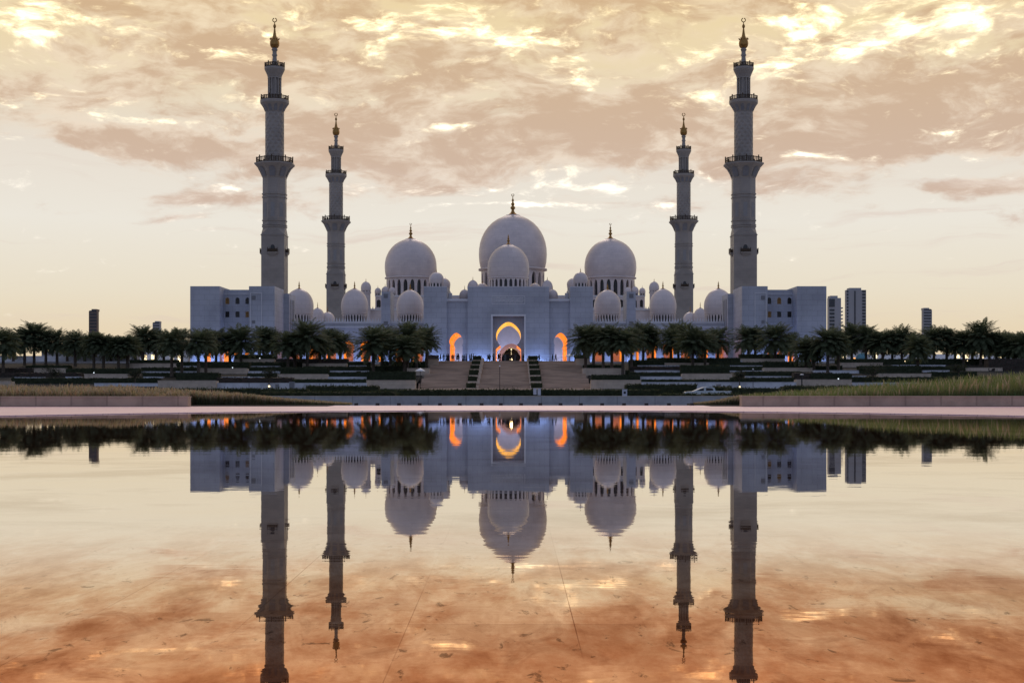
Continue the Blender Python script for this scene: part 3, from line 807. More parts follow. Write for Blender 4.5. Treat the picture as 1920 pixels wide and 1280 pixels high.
# ------------------------------------------------------------------ mosque: prayer hall
def hall():
    t = thing('prayer_hall', (AX, 640, GZ), 'far white prayer hall crowned by three great domes, tallest in the middle', 'prayer hall')
    mb = MB(); mb.box(AX - 66, AX + 66, 640, 700, GZ, 36.0)
    fm = front(643); x0, x1, zl, zu = AX - 62.5, AX + 62.5, 36.0, 42.4; n = 40; U = (x1 - x0) / n; rv = []
    for k in range(n):
        c = x0 + (k + .5) * U; ar = arch(c, .72 if k % 2 else .95, zl + 1.1, zl + 3.6, zl + 4.7, 8)
        mb.notch(x0 + k * U, x0 + (k + 1) * U, zl + 1.1, zu, ar, fm); rv.append(ar)
    mb.box(x0, x1, 643, 643.6, zl, zl + 1.1)
    mb.box(x0, x1, 644.2, 700, zl, zu)
    w = build('wall', mb, M['dome'], t)
    r_ = MB()
    for ar in rv: r_.reveal(ar, fm, 0, .6, False)
    build('window_reveal', r_, M['trim'], t)
    g_ = MB(); g_.box(x0, x1, 643.7, 644.1, zl + 1, zu - .3); build('window_glazing', g_, M['glass'], t)
    tr = MB(); tr.box(AX - 66.2, AX + 66.2, 639.6, 640, 35.6, 36.3)
    for k in range(110): xx = AX - 66 + k * 1.2; tr.prism([(xx, 36.3), (xx + .3, 37.4), (xx + .6, 36.3)], 639.7, 639.95)
    tr.box(x0, x1, 642.7, 643, zu - .4, zu + .3)
    build('cornice', tr, M['trim'], w)
    dome(t, AX + 1.3, 672, 42.0, 57.0, 83.4, 16.5, 22, 10.8, flare=1.085)
    for s in (-1, 1):
        dome(t, AX + .2 + s * 48.1, 668, 42.0, 52.6, 71.4, 12.5, 22, 8.0, flare=1.07)
        for off, zb, zt, rr, y in ((58.2, 42.4, 47.0, 1.75, 646), (61.6, 42.4, 46.4, 1.5, 646), (54.8, 42.4, 46.6, 1.7, 645)):
            dome(t, AX + s * off, y, zb, zb + 1.5, zt, rr, 10, 1.5, crescent=False)
        tw = MB(); tw.lathe([(2.1, GZ), (2.1, 43.0), (2.4, 43.3), (2.4, 43.9), (0, 43.95)], (AX + s * 66.2, 637, 0), 8, False); build('corner_turret', tw, M['dome'], t)
        dome(t, AX + s * 66.2, 637, 43.6, 44.4, 48.6, 2.35, 10, 1.8, crescent=False)
        for off, yy, rr in ((17.5, 652, 2.6), (30.5, 652, 2.2)):
            dome(t, AX + s * off, yy, 42.4, 45.4, 50.4, rr, 12, 2.0, crescent=False)
    return t
hall()

# ------------------------------------------------------------------ staircase
SX0, SX1 = -17.5, 14.8
def staircase():
    t = thing('staircase', ((SX0 + SX1) / 2, 258, .3), 'broad brown stone staircase climbing to the gatehouse', 'staircase')
    pts = [(258, .3)]; y, z = 258.0, .3; nf, per = 6, 6
    rise = (GZ - .3) / (nf * per)
    for i in range(nf):
        for k in range(per):
            z += rise; pts.append((y, z)); y += .36; pts.append((y, z))
        y += (53.2 - nf * per * .36) / nf; pts.append((y, z))
    pts[-1] = (311.2, GZ)
    mb = MB()
    k = len(mb.v)
    for py, pz in pts: mb.v += [(SX0, py, pz), (SX1, py, pz)]
    for i in range(len(pts) - 1):
        a = k + i * 2; mb.f.append((a, a + 1, a + 3, a + 2)); mb.sm.append(False)
    for X in (SX0, SX1): mb.face([(X, 258, -1)] + [(X, a, b) for a, b in pts] + [(X, 311.2, -1)])
    build('steps', mb, M['stair'], t)
    return t
staircase()
def zst(d): return .3 + (d - 258) * (GZ - .3) / 53.2
RND = random.Random(11)
def bush_mesh(mb, x0, x1, y0, y1, z0, z1, rnd, step=.45, leaf=.14, dens=9):
    """a clipped hedge: an uneven skin with leaf tufts standing off it"""
    nx = max(2, int((x1 - x0) / step)); nz = max(2, int((z1 - z0) / step) + 1); ny = max(2, int((y1 - y0) / step))
    off = rnd.random() * 50
    def J(x, y, z, a):
        n = noise.noise_vector(Vector((x * 1.3 + off, y * 1.3, z * 1.3)))
        return (x + n.x * a, y + n.y * a, z + n.z * a)
    a = min(.16, (z1 - z0) * .16)
    mb.grid([[J(x0 + (x1 - x0) * i / nx, y0, z0 + (z1 - z0) * j / nz, a) for i in range(nx + 1)] for j in range(nz + 1)], False)
    mb.grid([[J(x0 + (x1 - x0) * i / nx, y0 + (y1 - y0) * j / ny, z1, a) for i in range(nx + 1)] for j in range(ny + 1)], False)
    for X in (x0, x1): mb.grid([[J(X, y0 + (y1 - y0) * i / ny, z0 + (z1 - z0) * j / nz, a) for i in range(ny + 1)] for j in range(nz + 1)], False)
    mb.face([(x0, y1, z0), (x1, y1, z0), (x1, y1, z1), (x0, y1, z1)])
    area = (x1 - x0) * (z1 - z0 + .6)
    for _ in range(min(900, int(area * dens))):
        x = x0 + rnd.random() * (x1 - x0)
        if rnd.random() < .55: p = Vector((x, y0 + rnd.random() * min(.8, y1 - y0), z1 + rnd.uniform(-.05, .10)))
        else: p = Vector((x, y0 - rnd.random() * .08, z0 + rnd.random() * (z1 - z0)))
        u = Vector((rnd.uniform(-1, 1), rnd.uniform(-.6, .2), rnd.uniform(.1, 1))).normalized() * leaf * rnd.uniform(.7, 1.8)
        v = Vector((rnd.uniform(-1, 1), rnd.uniform(-1, 1), rnd.uniform(-.4, .4))).normalized() * leaf * .6
        mb.face([p - v, p + u * .5 - v * .5, p + u, p + v])

NTH = ['first', 'second', 'third', 'fourth', 'fifth', 'sixth', 'seventh', 'eighth', 'ninth', 'tenth', 'eleventh', 'twelfth', 'thirteenth', 'fourteenth', 'fifteenth', 'sixteenth', 'seventeenth', 'eighteenth', 'nineteenth', 'twentieth', 'twenty-first', 'twenty-second', 'twenty-third', 'twenty-fourth']
for side, (xa, xb) in (('left', (-8.55, -6.2)), ('right', (3.3, 5.65))):
    cols = thing('planter_wall', ((xa + xb) / 2, 258, .3), 'stepped stone planter wall running down the staircase, on the %s of its middle flight' % side, 'planter', 'stepped planter walls')
    mb = MB()
    rows = [(727.6, 719), (715, 706.5), (703.5, 694), (692, 685.5), (683.5, 677), (675.4, 668)]
    seg = []
    for i, (yb, yt) in enumerate(rows):
        d = 258.5 + i * 8.8; zb = PZ(yb, d) + .02; seg.append((d, zb, PZ(yt, d)))
        mb.box(xa, xb, d - .6, d + 8.2, -.5, zb + .03)
        ca, cb = (xb - .50, xb - .02) if side == 'left' else (xa + .02, xa + .22); mb.box(ca, cb, d - .7, d + 8.2, -.5, zb + .5)
    build('wall', mb, M['wallb'], cols)
    for i, (d, zb, zt) in enumerate(seg):
        mb = MB(); bush_mesh(mb, xa + (.02 if side == 'left' else .26), xb - (.55 if side == 'left' else .02), d - .3, d + 4, zb - .05, zt + .06, RND, .4, .12, 25)
        pos = 'lowest' if i == 0 else 'topmost' if i == 5 else NTH[i] + ' up'
        o = build('box_hedge', mb, M['hedge'], at=((xa + xb) / 2, d, zb))
        tag(o, 'dark clipped box hedge, %s of six in the %s stair planter' % (pos, side + '-hand'), 'hedge', 'box hedges on the staircase')

# ------------------------------------------------------------------ terraces: planter walls, pale walls, hedges
BEIGE = [(22, 125, 690, 699), (158, 240, 700.6, 710.4), (243, 331, 681, 690), (-20, 20, 714, 725), (296, 405, 713, 731), (438, 514, 672.7, 680), (373, 463, 690, 701), (567, 650, 681, 689), (520, 614, 701, 712), (687, 779, 712.5, 728), (763, 805, 690, 704), (796, 822, 673, 685),
         (1080, 1106, 672, 685), (1092, 1172, 690, 704), (1108, 1202, 712, 728), (1246, 1330, 680, 685), (1388, 1472, 672, 678), (1432, 1527, 689, 697), (1279, 1373, 700, 712), (1493, 1597, 711, 728), (1576, 1655, 679.6, 687), (1648, 1746, 700, 708), (1812, 1880, 689, 695)]
PALE = [(123, 157, 696, 699.5), (27, 81, 707, 709.5), (123, 151, 706, 709.5), (261, 319, 696, 699), (342, 375, 686, 690), (269, 306, 706, 709), (177, 296, 718, 724), (330, 370, 686, 689.5), (330, 373, 695.6, 701), (465, 525, 686, 688.5), (465, 525, 695.6, 700), (405, 494, 706, 708.5), (405, 687, 717.5, 730), (650, 709, 677, 679.5), (655, 686, 685, 688), (615, 692, 694.6, 698), (614, 693, 706, 711.5),
        (1195, 1279, 705.5, 711.8), (1203, 1493, 716, 729), (1326, 1392, 676, 679), (1352, 1432, 685, 687.3), (1368, 1431, 694.6, 697), (1398, 1489, 705, 709), (1196, 1279, 684.7, 687), (1190, 1279, 694, 698.5), (1526, 1612, 694, 700), (1673, 1773, 684, 687), (1591, 1624, 704.6, 707.5), (1598, 1720, 716.7, 724), (1730, 1780, 694, 697.5)]
HEDGE = [(48, 128, 685, 691), (-20, 151, 699, 707), (20, 296, 709, 719), (123, 260, 691, 701), (243, 331, 674.6, 681.3), (264, 375, 689, 696), (267, 330, 699, 707), (330, 409, 699, 713), (405, 548, 708, 718), (548, 687, 711, 718), (330, 467, 679, 690), (439, 517, 665, 673), (465, 569, 679, 686), (465, 527, 688, 695.6), (463, 523, 700, 706.4), (517, 652, 672.7, 681.5), (526, 615, 689, 701.4), (569, 694, 687, 695), (615, 706, 698, 706.4), (650, 694, 679, 685), (717, 797, 678, 690.5), (687, 778, 697, 713), (797, 822, 666, 673.4), (660, 720, 690, 698),
         (1180, 1247, 675, 685), (1214, 1388, 671, 680.3), (1330, 1437, 679, 685.4), (1352, 1431, 687, 694.8), (1277, 1368, 685, 700.4), (1180, 1279, 687, 694.6), (1180, 1279, 698, 706), (1202, 1372, 711.5, 716.5), (1372, 1489, 708, 716.5), (1388, 1472, 664, 672.4), (1398, 1505, 696.5, 705.5), (1433, 1497, 678, 689.3), (1489, 1560, 698.5, 711.3), (1520, 1597, 700, 711.6), (1570, 1874, 673, 680.8), (1612, 1728, 686, 700.4), (1728, 1812, 687, 694.4), (1597, 1666, 707, 717), (1745, 1832, 697, 707), (1853, 1930, 673, 695), (1094, 1170, 684, 690.4), (1110, 1200, 703, 712.4), (1078, 1106, 665, 672.4),
         (1660, 1760, 707, 717), (1760, 1900, 706, 716), (1500, 1580, 686, 694), (-30, 60, 690, 700), (700, 770, 686, 697), (1130, 1182, 694, 703)]
FRONT = [(455, 575, 729, 742, 186), (574, 709, 724, 738, 200), (488, 740, 735, 743, 150), (710, 1018, 731, 743, 188), (1014, 1240, 731, 743, 190), (1174, 1307, 721, 736.5, 200), (1240, 1420, 738.5, 743, 140), (1338, 1372, 724.5, 731, 205), (1365, 1470, 728, 740, 195), (100, 480, 729, 745, 210), (1470, 1800, 724, 745, 205)]

LEVELS = [(-1, 674, 'top'), (674, 683, 'sixth'), (683, 691.5, 'fifth'), (691.5, 701.5, 'fourth'), (701.5, 713.5, 'third'), (713.5, 720, 'second'), (720, 999, 'lowest')]
def lev(yb):
    for a, b, n in LEVELS:
        if a <= yb < b: return n
SEQ = {}
def terrace(rows, name, cat, desc, group, make):
    tot = {}
    for r in rows:
        key = (lev(r[3]), 'left' if r[0] < 940 else 'right'); tot.setdefault(key, []).append(r[0])
    for i, (x0, x1, yt, yb) in enumerate(rows):
        lv, side = lev(yb), 'left' if x0 < 940 else 'right'
        xs_ = sorted(tot[(lv, side)], reverse=(side == 'left')); k = xs_.index(x0)
        if len(xs_) == 1: where = 'alone on the %s terrace %s of the staircase' % (lv, side)
        else: where = '%s from the stairs along the %s terrace on their %s' % (NTH[k], lv, side)
        where = where.replace('lowest terrace', 'lowest terrace').replace('top terrace', 'top terrace')
        d = dline(yb) + (i % 7) * .011
        make(name, x0, x1, yt, yb, d, i, '%s, %s' % (desc, where), cat, group)
def mk_wall(m, depth, cope):
    def f(name, x0, x1, yt, yb, d, i, lab, cat, group):
        t = thing(name, (PX((x0 + x1) / 2, d), d, PZ(yb, d)), lab, cat, group)
        mb = MB(); z1 = PZ(yt, d); xa, xb = PX(x0, d), PX(x1, d)
        mb.box(xa, xb, d, d + depth, PZ(yb, d) - 1.2, z1 - .1)
        build('wall', mb, M[m], t)
        mb = MB(); mb.box(xa - .05, xb + .05, d - .05, d + (.4 if cope else depth), z1 - .1, z1); build('coping', mb, M[m], t)
    return f
def mk_hedge(name, x0, x1, yt, yb, d, i, lab, cat, group):
    mb = MB(); xa, xb = PX(x0, d), PX(x1, d)
    bush_mesh(mb, xa, xb, d, d + 2.6, PZ(yb, d) - .5, PZ(yt, d), RND, .55, .16, 8)
    o = build(name, mb, M['rust'] if i % 7 == 1 else M['hedge'], at=((xa + xb) / 2, d, PZ(yb, d)))
    tag(o, lab if i % 7 != 1 else lab.replace('dark green', 'reddish dark'), cat, group)
terrace(BEIGE, 'planter_wall', 'planter', 'beige stone planter wall', 'beige planter walls', mk_wall('wallb', 2.2, True))
terrace(PALE, 'retaining_wall', 'wall', 'pale low retaining wall', 'pale retaining walls', mk_wall('wallw', 1.2, False))
terrace(HEDGE, 'hedge', 'hedge', 'dark green clipped hedge', 'hedges on the terraces', mk_hedge)
FL = ['low dark hedge in front of the pale wall, left of the road bushes', 'taller dark bushes before the pale wall just left of the staircase foot', 'long thin dark hedge above the left end of the grey pool wall',
      'dark hedge along the foot of the staircase, left half', 'dark hedge along the foot of the staircase, right half', 'bushy tall dark hedge behind the white pickup', 'thin dark hedge in front of the white pickup',
      'small rounded dark bush right of the grey cabinet behind the pickup', 'dark hedge between the pickup and the right grass bed', 'dark roadside hedge behind the left grass bed', 'dark roadside hedge behind the right grass bed']
for (x0, x1, yt, yb, d), lab in zip(FRONT, FL):
    mb = MB(); bush_mesh(mb, PX(x0, d), PX(x1, d), d, d + 3, -1.1, PZ(yt, d) - .05, RND, .6, .2, 14)
    for q in range(int((x1 - x0) / 9)):              # loose shoots keep the top uneven
        cx = RND.uniform(x0, x1); r = RND.uniform(.25, .55); c = (PX(cx, d), d + RND.uniform(.3, 1.5), PZ(yt, d) - .2)
        for _ in range(26):
            v = Vector((RND.gauss(0, r), RND.gauss(0, r * .5), RND.gauss(0, r * .4))); p = Vector(c) + v
            u = Vector((RND.uniform(-1, 1), RND.uniform(-1, 1), RND.uniform(0, 1))) * .22; w = Vector((RND.uniform(-1, 1), RND.uniform(-1, 1), RND.uniform(-1, 1))) * .14
            mb.face([p - w, p + u * .4, p + u, p + w])
    tag(build('hedge', mb, M['hedge'], at=(PX((x0 + x1) / 2, d), d, -.9)), lab, 'hedge', 'roadside hedges')

# ------------------------------------------------------------------ walls beside the pool
def solid(name, x0, x1, y0, y1, z0, z1, m, lab, cat, cope=.05, group=None):
    t = thing(name, ((x0 + x1) / 2, y0, z0), lab, cat, group)
    mb = MB(); mb.box(x0, x1, y0, y1, z0, z1 - cope); build('wall', mb, m, t)
    mb = MB(); mb.box(x0 - .02, x1 + .02, y0 - .02, y1 + .02, z1 - cope, z1); build('coping', mb, m, t)
    return t
solid('pool_wall', -34, PX(352, 58.5), 58.5, 59.1, .03, PZ(742.7, 58.5), M['wallp'], 'low brown stone wall beside the pool below the left grass', 'wall')
solid('pool_wall', PX(1391, 58.5), 34, 58.5, 59.1, .03, PZ(742.2, 58.5), M['wallp'], 'low greyish brown stone wall beside the pool below the right grass', 'wall')
solid('channel_wall', PX(480, 110), PX(1480, 110), 110, 110.8, -1.0, PZ(742.3, 110), M['wallg'], 'long low smooth blue grey wall beyond the pink pavement, between the grass beds', 'wall', .04)
mb = MB(); mb.box(-34, PX(640, 64), 59.2, 67.5, -1.0, .045); tag(build('planting_bed', mb, M['soil']), kind='structure')
mb = MB(); mb.box(PX(1306, 64), 34, 59.2, 67.5, -1.0, .045); tag(build('planting_bed', mb, M['soil']), kind='structure')
proto = None
for px in (668, 708, 748, 787, 825, 862, 903, 939, 977, 1013, 1051, 1089, 1129, 1170, 1212, 1254, 1297):
    if proto is None:
        proto = thing('wall_light', (PX(px, 61.55), 61.55, .035), 'small black box light at the foot of the blue grey pool wall', 'wall light', 'box lights along the grey wall')
        mb = MB(); mb.box(PX(px, 61.55) - .085, PX(px, 61.55) + .085, 61.5, 61.62, .035, .14); build('housing', mb, M['box'], proto)
        mb = MB(); mb.box(PX(px, 61.55) - .06, PX(px, 61.55) + .06, 61.485, 61.5, .05, .10); build('lens', mb, M['glass'], proto)
    else: copy_tree(proto, (PX(px, 61.55), 61.55, .035))

def grass(name, x0px, x1px, y0, y1, hfun, seed, n, lab, plume, green):
    rnd = random.Random(seed); V, Fc, C = [], [], []
    for _ in range(n):
        y = y0 + (y1 - y0) * rnd.random() ** 1.3
        px = rnd.uniform(x0px, x1px); x = PX(px, y)
        h = max(.05, hfun(px, y)) * rnd.uniform(.72, 1.06) * (1.0 + .22 * noise.noise(Vector((x * .55, y * .5, seed))) + .10 * noise.noise(Vector((x * 1.9, y * 1.2, seed + 9))))
        z0 = .06
        a = rnd.uniform(0, 2 * PI); lean = rnd.uniform(.08, .42) * h
        dx, dy = math.cos(a) * lean, math.sin(a) * lean
        wv = rnd.uniform(.008, .020); px_, py_ = math.cos(a + 1.4) * wv, math.sin(a + 1.4) * wv
        fr = rnd.random() < plume
        g0 = (green[0] * rnd.uniform(.5, 1.0), green[1] * rnd.uniform(.6, 1.0), green[2])
        tip = (rnd.uniform(.52, .68), rnd.uniform(.40, .50), rnd.uniform(.24, .30)) if fr else (green[0] * 1.6 + .03, green[1] * 1.5 + .02, green[2] * 1.3)
        k = len(V); prev = []
        for i, s in enumerate((0, .4, .75, 1.0)):
            b = s ** 1.8; ww = (1 - s * .8) if not fr else (.7, .6, 1.9, .3)[i]
            V.append((x + dx * b - px_ * ww, y + dy * b - py_ * ww, z0 + h * (s - .18 * b))); V.append((x + dx * b + px_ * ww, y + dy * b + py_ * ww, z0 + h * (s - .18 * b)))
            t = min(1, max(0, s * 1.5 - .45)); C += [tuple(g0[q] + (tip[q] - g0[q]) * t for q in range(3)) + (1,)] * 2
        for i in range(3): Fc.append((k + 2 * i, k + 2 * i + 1, k + 2 * i + 3, k + 2 * i + 2))
    me = bpy.data.meshes.new(name); me.from_pydata(V, [], Fc); me.materials.append(M['grass'])
    ca = me.color_attributes.new('tone', 'FLOAT_COLOR', 'POINT')
    ca.data.foreach_set('color', [q for c in C for q in c])
    o = bpy.data.objects.new(name, me); col.objects.link(o)
    return tag(o, lab, 'grass', kind='stuff')
def interp(t):
    def f(x):
        for (a, p), (b, q) in zip(t, t[1:]):
            if x <= b: return p + (q - p) * max(0, min(1, (x - a) / (b - a)))
        return t[-1][1]
    return f
lt = interp([(-200, 719), (200, 719.5), (300, 723), (370, 729), (430, 734), (500, 741), (560, 747), (620, 752), (680, 757)])
rt_ = interp([(1300, 754), (1340, 750), (1385, 741), (1420, 734), (1500, 727), (1600, 719), (1700, 709), (1800, 702), (1920, 694), (2100, 690)])
hl = lambda f: (lambda px, y: (PZ(f(px), 63.0) - .06) * (1.0 if y > 61 else .86) / .92)
grass('grass', -160, 352, 59.6, 67, hl(lt), 1, 11000, 'tall tan and green feathery grass behind the left pool wall', .70, (.10, .105, .045))
grass('grass', 352, 660, 61.9, 66.5, hl(lt), 2, 9000, 'tan feathery grass sloping down right of the left pool wall', .68, (.085, .10, .04))
grass('grass', 1392, 2080, 59.6, 66, hl(rt_), 3, 17000, 'tall green grass with pale plumes behind the right pool wall', .10, (.15, .20, .07))
grass('grass', 1300, 1392, 61.9, 64.0, hl(rt_), 4, 2400, 'small patch of dry grass at the left end of the right pool wall', .55, (.13, .13, .055))

# ------------------------------------------------------------------ palms
def crown_mesh(seed):
    rnd = random.Random(seed); mb = MB(); dry = MB()
    n = 92
    for i in range(n):
        t = i / (n - 1)
        az = i * 2.39996 + rnd.uniform(-.25, .25)
        e = R(86) - R(120) * t ** .9 + R(rnd.uniform(-7, 7))
        L = rnd.uniform(.90, 1.10) * (1.0 if t > .15 else .85)
        dr = R(rnd.uniform(44, 74)) * (1 - .30 * t)
        out = mb
        h = Vector((math.cos(az), math.sin(az), 0)); side = Vector((-math.sin(az), math.cos(az), 0))
        K = 20; p = h * .05 + Vector((0, 0, .02 - .12 * t)); pts = []; tg = []
        for k in range(K + 1):
            s = k / K; ang = e - dr * s ** 1.4
            d = h * math.cos(ang) + Vector((0, 0, math.sin(ang)))
            pts.append(p.copy()); tg.append(d); p = p + d * (L / K)
        for k in range(K):
            w = .016 * (1 - .7 * k / K); out.face([pts[k] - side * w, pts[k] + side * w, pts[k + 1] + side * w * .9, pts[k + 1] - side * w * .9])
        for k in range(2, K + 1):
            s = k / K; ll = .30 * math.sin(PI * min(1, .16 + .80 * s)) ** .8 * rnd.uniform(.85, 1.12)
            up = tg[k].cross(side) * -1
            for sg in (-1, 1):
                d = (tg[k] * rnd.uniform(.62, .85) + side * sg * rnd.uniform(.55, .75) + up * rnd.uniform(-.05, .30) + Vector((0, 0, -.18))).normalized()
                wv = d.cross(up).normalized() * .0205 * rnd.uniform(.8, 1.2)
                a = pts[k]; out.face([a, a + d * ll * .45 + wv, a + d * ll, a + d * ll * .5 - wv])
    return mb.mesh('crown', M['frond'])
CROWN = [crown_mesh(s) for s in (5, 17, 29, 43, 61)]
def trunk_mesh():
    mb = MB(); rows = []
    prof = [(1.5, 0), (1.15, .03)]
    for i in range(1, 29): prof += [((1.08 - .22 * i / 28) * (1.12 if i % 2 else .95), .03 + .92 * i / 28)]
    prof += [(1.25, .965), (1.5, .985), (1.1, 1.0), (0, 1.0)]
    mb.lathe(prof, (0, 0, 0), 10, False)
    return mb.mesh('trunk', M['trunk'])
TRUNK = trunk_mesh()
PALMS = {
 'left': ('beyond the mosque\'s left end', [(6, 607, 62, 704), (46, 606, 52, 686), (64, 594, 60, 685), (86, 612, 46, 686), (107, 611, 48, 686), (141, 614, 46, 688), (176, 616, 46, 692), (194, 617, 46, 692), (222, 623, 44, 693), (239, 623, 44, 692), (268, 602, 54, 676), (292, 611, 44, 676), (322, 609, 56, 709), (341, 609, 50, 702), (25, 617, 46, 672), (126, 621, 44, 672), (159, 622, 46, 672), (208, 625, 44, 672), (254, 622, 44, 671), (307, 618, 46, 670)]),
 'lcorner': ('before the left corner building', [(372, 609, 58, 711), (386, 612, 50, 706), (405, 611, 48, 679), (431, 613, 50, 680), (452, 604, 60, 681), (494, 606, 52, 668), (510, 612, 46, 668)]),
 'larcade': ('before the left arcade', [(540, 614, 54, 693), (553, 622, 44, 688), (576, 592, 66, 692), (600, 618, 50, 688), (638, 614, 50, 672), (617, 609, 48, 676), (564, 612, 46, 678)]),
 'lstairs': ('just left of the staircase', [(700, 603, 68, 705), (732, 610, 48, 694), (758, 618, 60, 705), (764, 596, 62, 700), (800, 606, 48, 688), (716, 605, 54, 690), (781, 610, 52, 692)]),
 'rstairs': ('just right of the staircase', [(1098, 597, 66, 700), (1131, 608, 52, 703), (1147, 601, 56, 704), (1168, 612, 48, 706), (1184, 606, 50, 690), (1206, 596, 60, 672), (1113, 603, 56, 690), (1224, 606, 46, 670)]),
 'rarcade': ('before the right arcade', [(1272, 594, 66, 676), (1299, 604, 62, 690), (1346, 604, 56, 678), (1258, 608, 48, 680), (1322, 612, 50, 686)]),
 'rcorner': ('before the right corner building', [(1403, 603, 56, 664), (1416, 606, 46, 664), (1454, 597, 66, 678), (1482, 619, 44, 668), (1511, 624, 58, 696), (1526, 626, 48, 698), (1552, 606, 56, 701)]),
 'right': ('beyond the mosque\'s right end', [(1572, 618, 50, 700), (1597, 599, 56, 668), (1624, 602, 52, 672), (1655, 611, 50, 676), (1691, 605, 54, 676), (1721, 622, 52, 697), (1751, 605, 52, 680), (1775, 605, 52, 680), (1807, 612, 52, 682), (1839, 594, 64, 684), (1868, 616, 48, 684), (1891, 618, 52, 686), (1915, 617, 52, 690), (1584, 614, 48, 670), (1640, 616, 48, 671), (1673, 613, 48, 670), (1707, 614, 48, 670), (1737, 619, 46, 671), (1791, 617, 46, 670), (1823, 611, 50, 670), (1855, 615, 48, 671), (1880, 617, 46, 670), (1904, 620, 46, 672)]),
}
prnd = random.Random(77)
for key, (where, rows) in PALMS.items():
    rows = sorted(rows); n = len(rows)
    for i, (px, yt, w, yb) in enumerate(rows):
        d = dline(yb) + 1.2 if yb > 676 else 314 + (677 - yb) * 1.1
        zb = min(GZ, zslope(d) - .1) if yb > 676 else GZ
        s = w * d / F / 2 * 1.24
        zc = PZ(yt, d) - s * .93
        pos = 'leftmost' if i == 0 else 'rightmost' if i == n - 1 else NTH[i] + ' from left'
        size = 'tall full' if w >= 60 else 'slender' if w < 49 else 'dark green'
        t = thing('palm_tree', (PX(px, d), d, zb), '%s date palm, %s of %d %s' % (size, pos, n, where), 'palm tree', 'date palms on the terraces')
        cm = CROWN[prnd.randrange(5)]
        rz = prnd.uniform(0, 2 * PI)
        tr = bpy.data.objects.new('trunk', TRUNK); col.objects.link(tr); tr.parent = t
        tr.scale = (.30, .30, zc - zb + .05)
        cr = bpy.data.objects.new('crown', cm); col.objects.link(cr); cr.parent = t
        cr.location = (0, 0, zc - zb); w_ = prnd.uniform(.90, 1.10); cr.scale = (s * w_, s * w_, s * prnd.uniform(.94, 1.06)); cr.rotation_euler = (prnd.uniform(-.14, .14), prnd.uniform(-.14, .14), rz)

# small broadleaf trees on the terraces
def small_tree(px, yt, yb, w, d, lab, palmish=False):
    rnd = random.Random(int(px)); zb, zt = PZ(yb, d), PZ(yt, d); H = zt - zb; x = PX(px, d); rr = w * d / F / 2
    t = thing('tree', (x, d, zb), lab, 'tree', 'small trees on the terraces')
    mb = MB(); mb.tube([(x, d, zb - .8), (x + .05, d, zb + H * .3), (x, d, zb + H * .6)], .13, 8, .07)
    for k in range(6):
        a = rnd.uniform(0, 6.28); mb.tube([(x, d, zb + H * .4), (x + math.cos(a) * rr * .4, d + math.sin(a) * rr * .4, zb + H * .62), (x + math.cos(a) * rr * .7, d + math.sin(a) * rr * .7, zb + H * .82)], .05, 5, .02)
    build('trunk', mb, M['trunk'], t)
    mb = MB()
    for k in range(22):
        c = Vector((rnd.gauss(0, .42), rnd.gauss(0, .42), rnd.gauss(0, .38)))
        if c.length > 1: c.normalize()
        c = Vector((x + c.x * rr, d + c.y * rr, zb + H * .68 + c.z * H * .34))
        for _ in range(46):
            p = c + Vector((rnd.gauss(0, 1), rnd.gauss(0, 1), rnd.gauss(0, .8))) * rr * .19
            u = Vector((rnd.uniform(-1, 1), rnd.uniform(-1, 1), rnd.uniform(-.8, .6))) * .22; v = Vector((rnd.uniform(-1, 1), rnd.uniform(-1, 1), rnd.uniform(-1, 1))) * .09
            mb.face([p, p + u * .5 + v, p + u, p + u * .5 - v])
    build('crown', mb, M['leaf'], t)
small_tree(504, 688, 728, 30, 252, 'small dark tree with lit trunk before the pale wall on the left')
small_tree(1386, 690, 730, 27, 252, 'small round dark tree before the pale wall right of the pickup')
small_tree(98, 686, 716, 34, 266, 'small loose dark tree near the left edge above the grass')
small_tree(253, 692, 720, 30, 262, 'small dark tree on the left terraces near the beige planter')
small_tree(1636, 683, 719, 40, 264, 'loose dark tree above the right grass left end')
small_tree(1797, 680, 712, 36, 268, 'loose dark tree above the tall right grass')

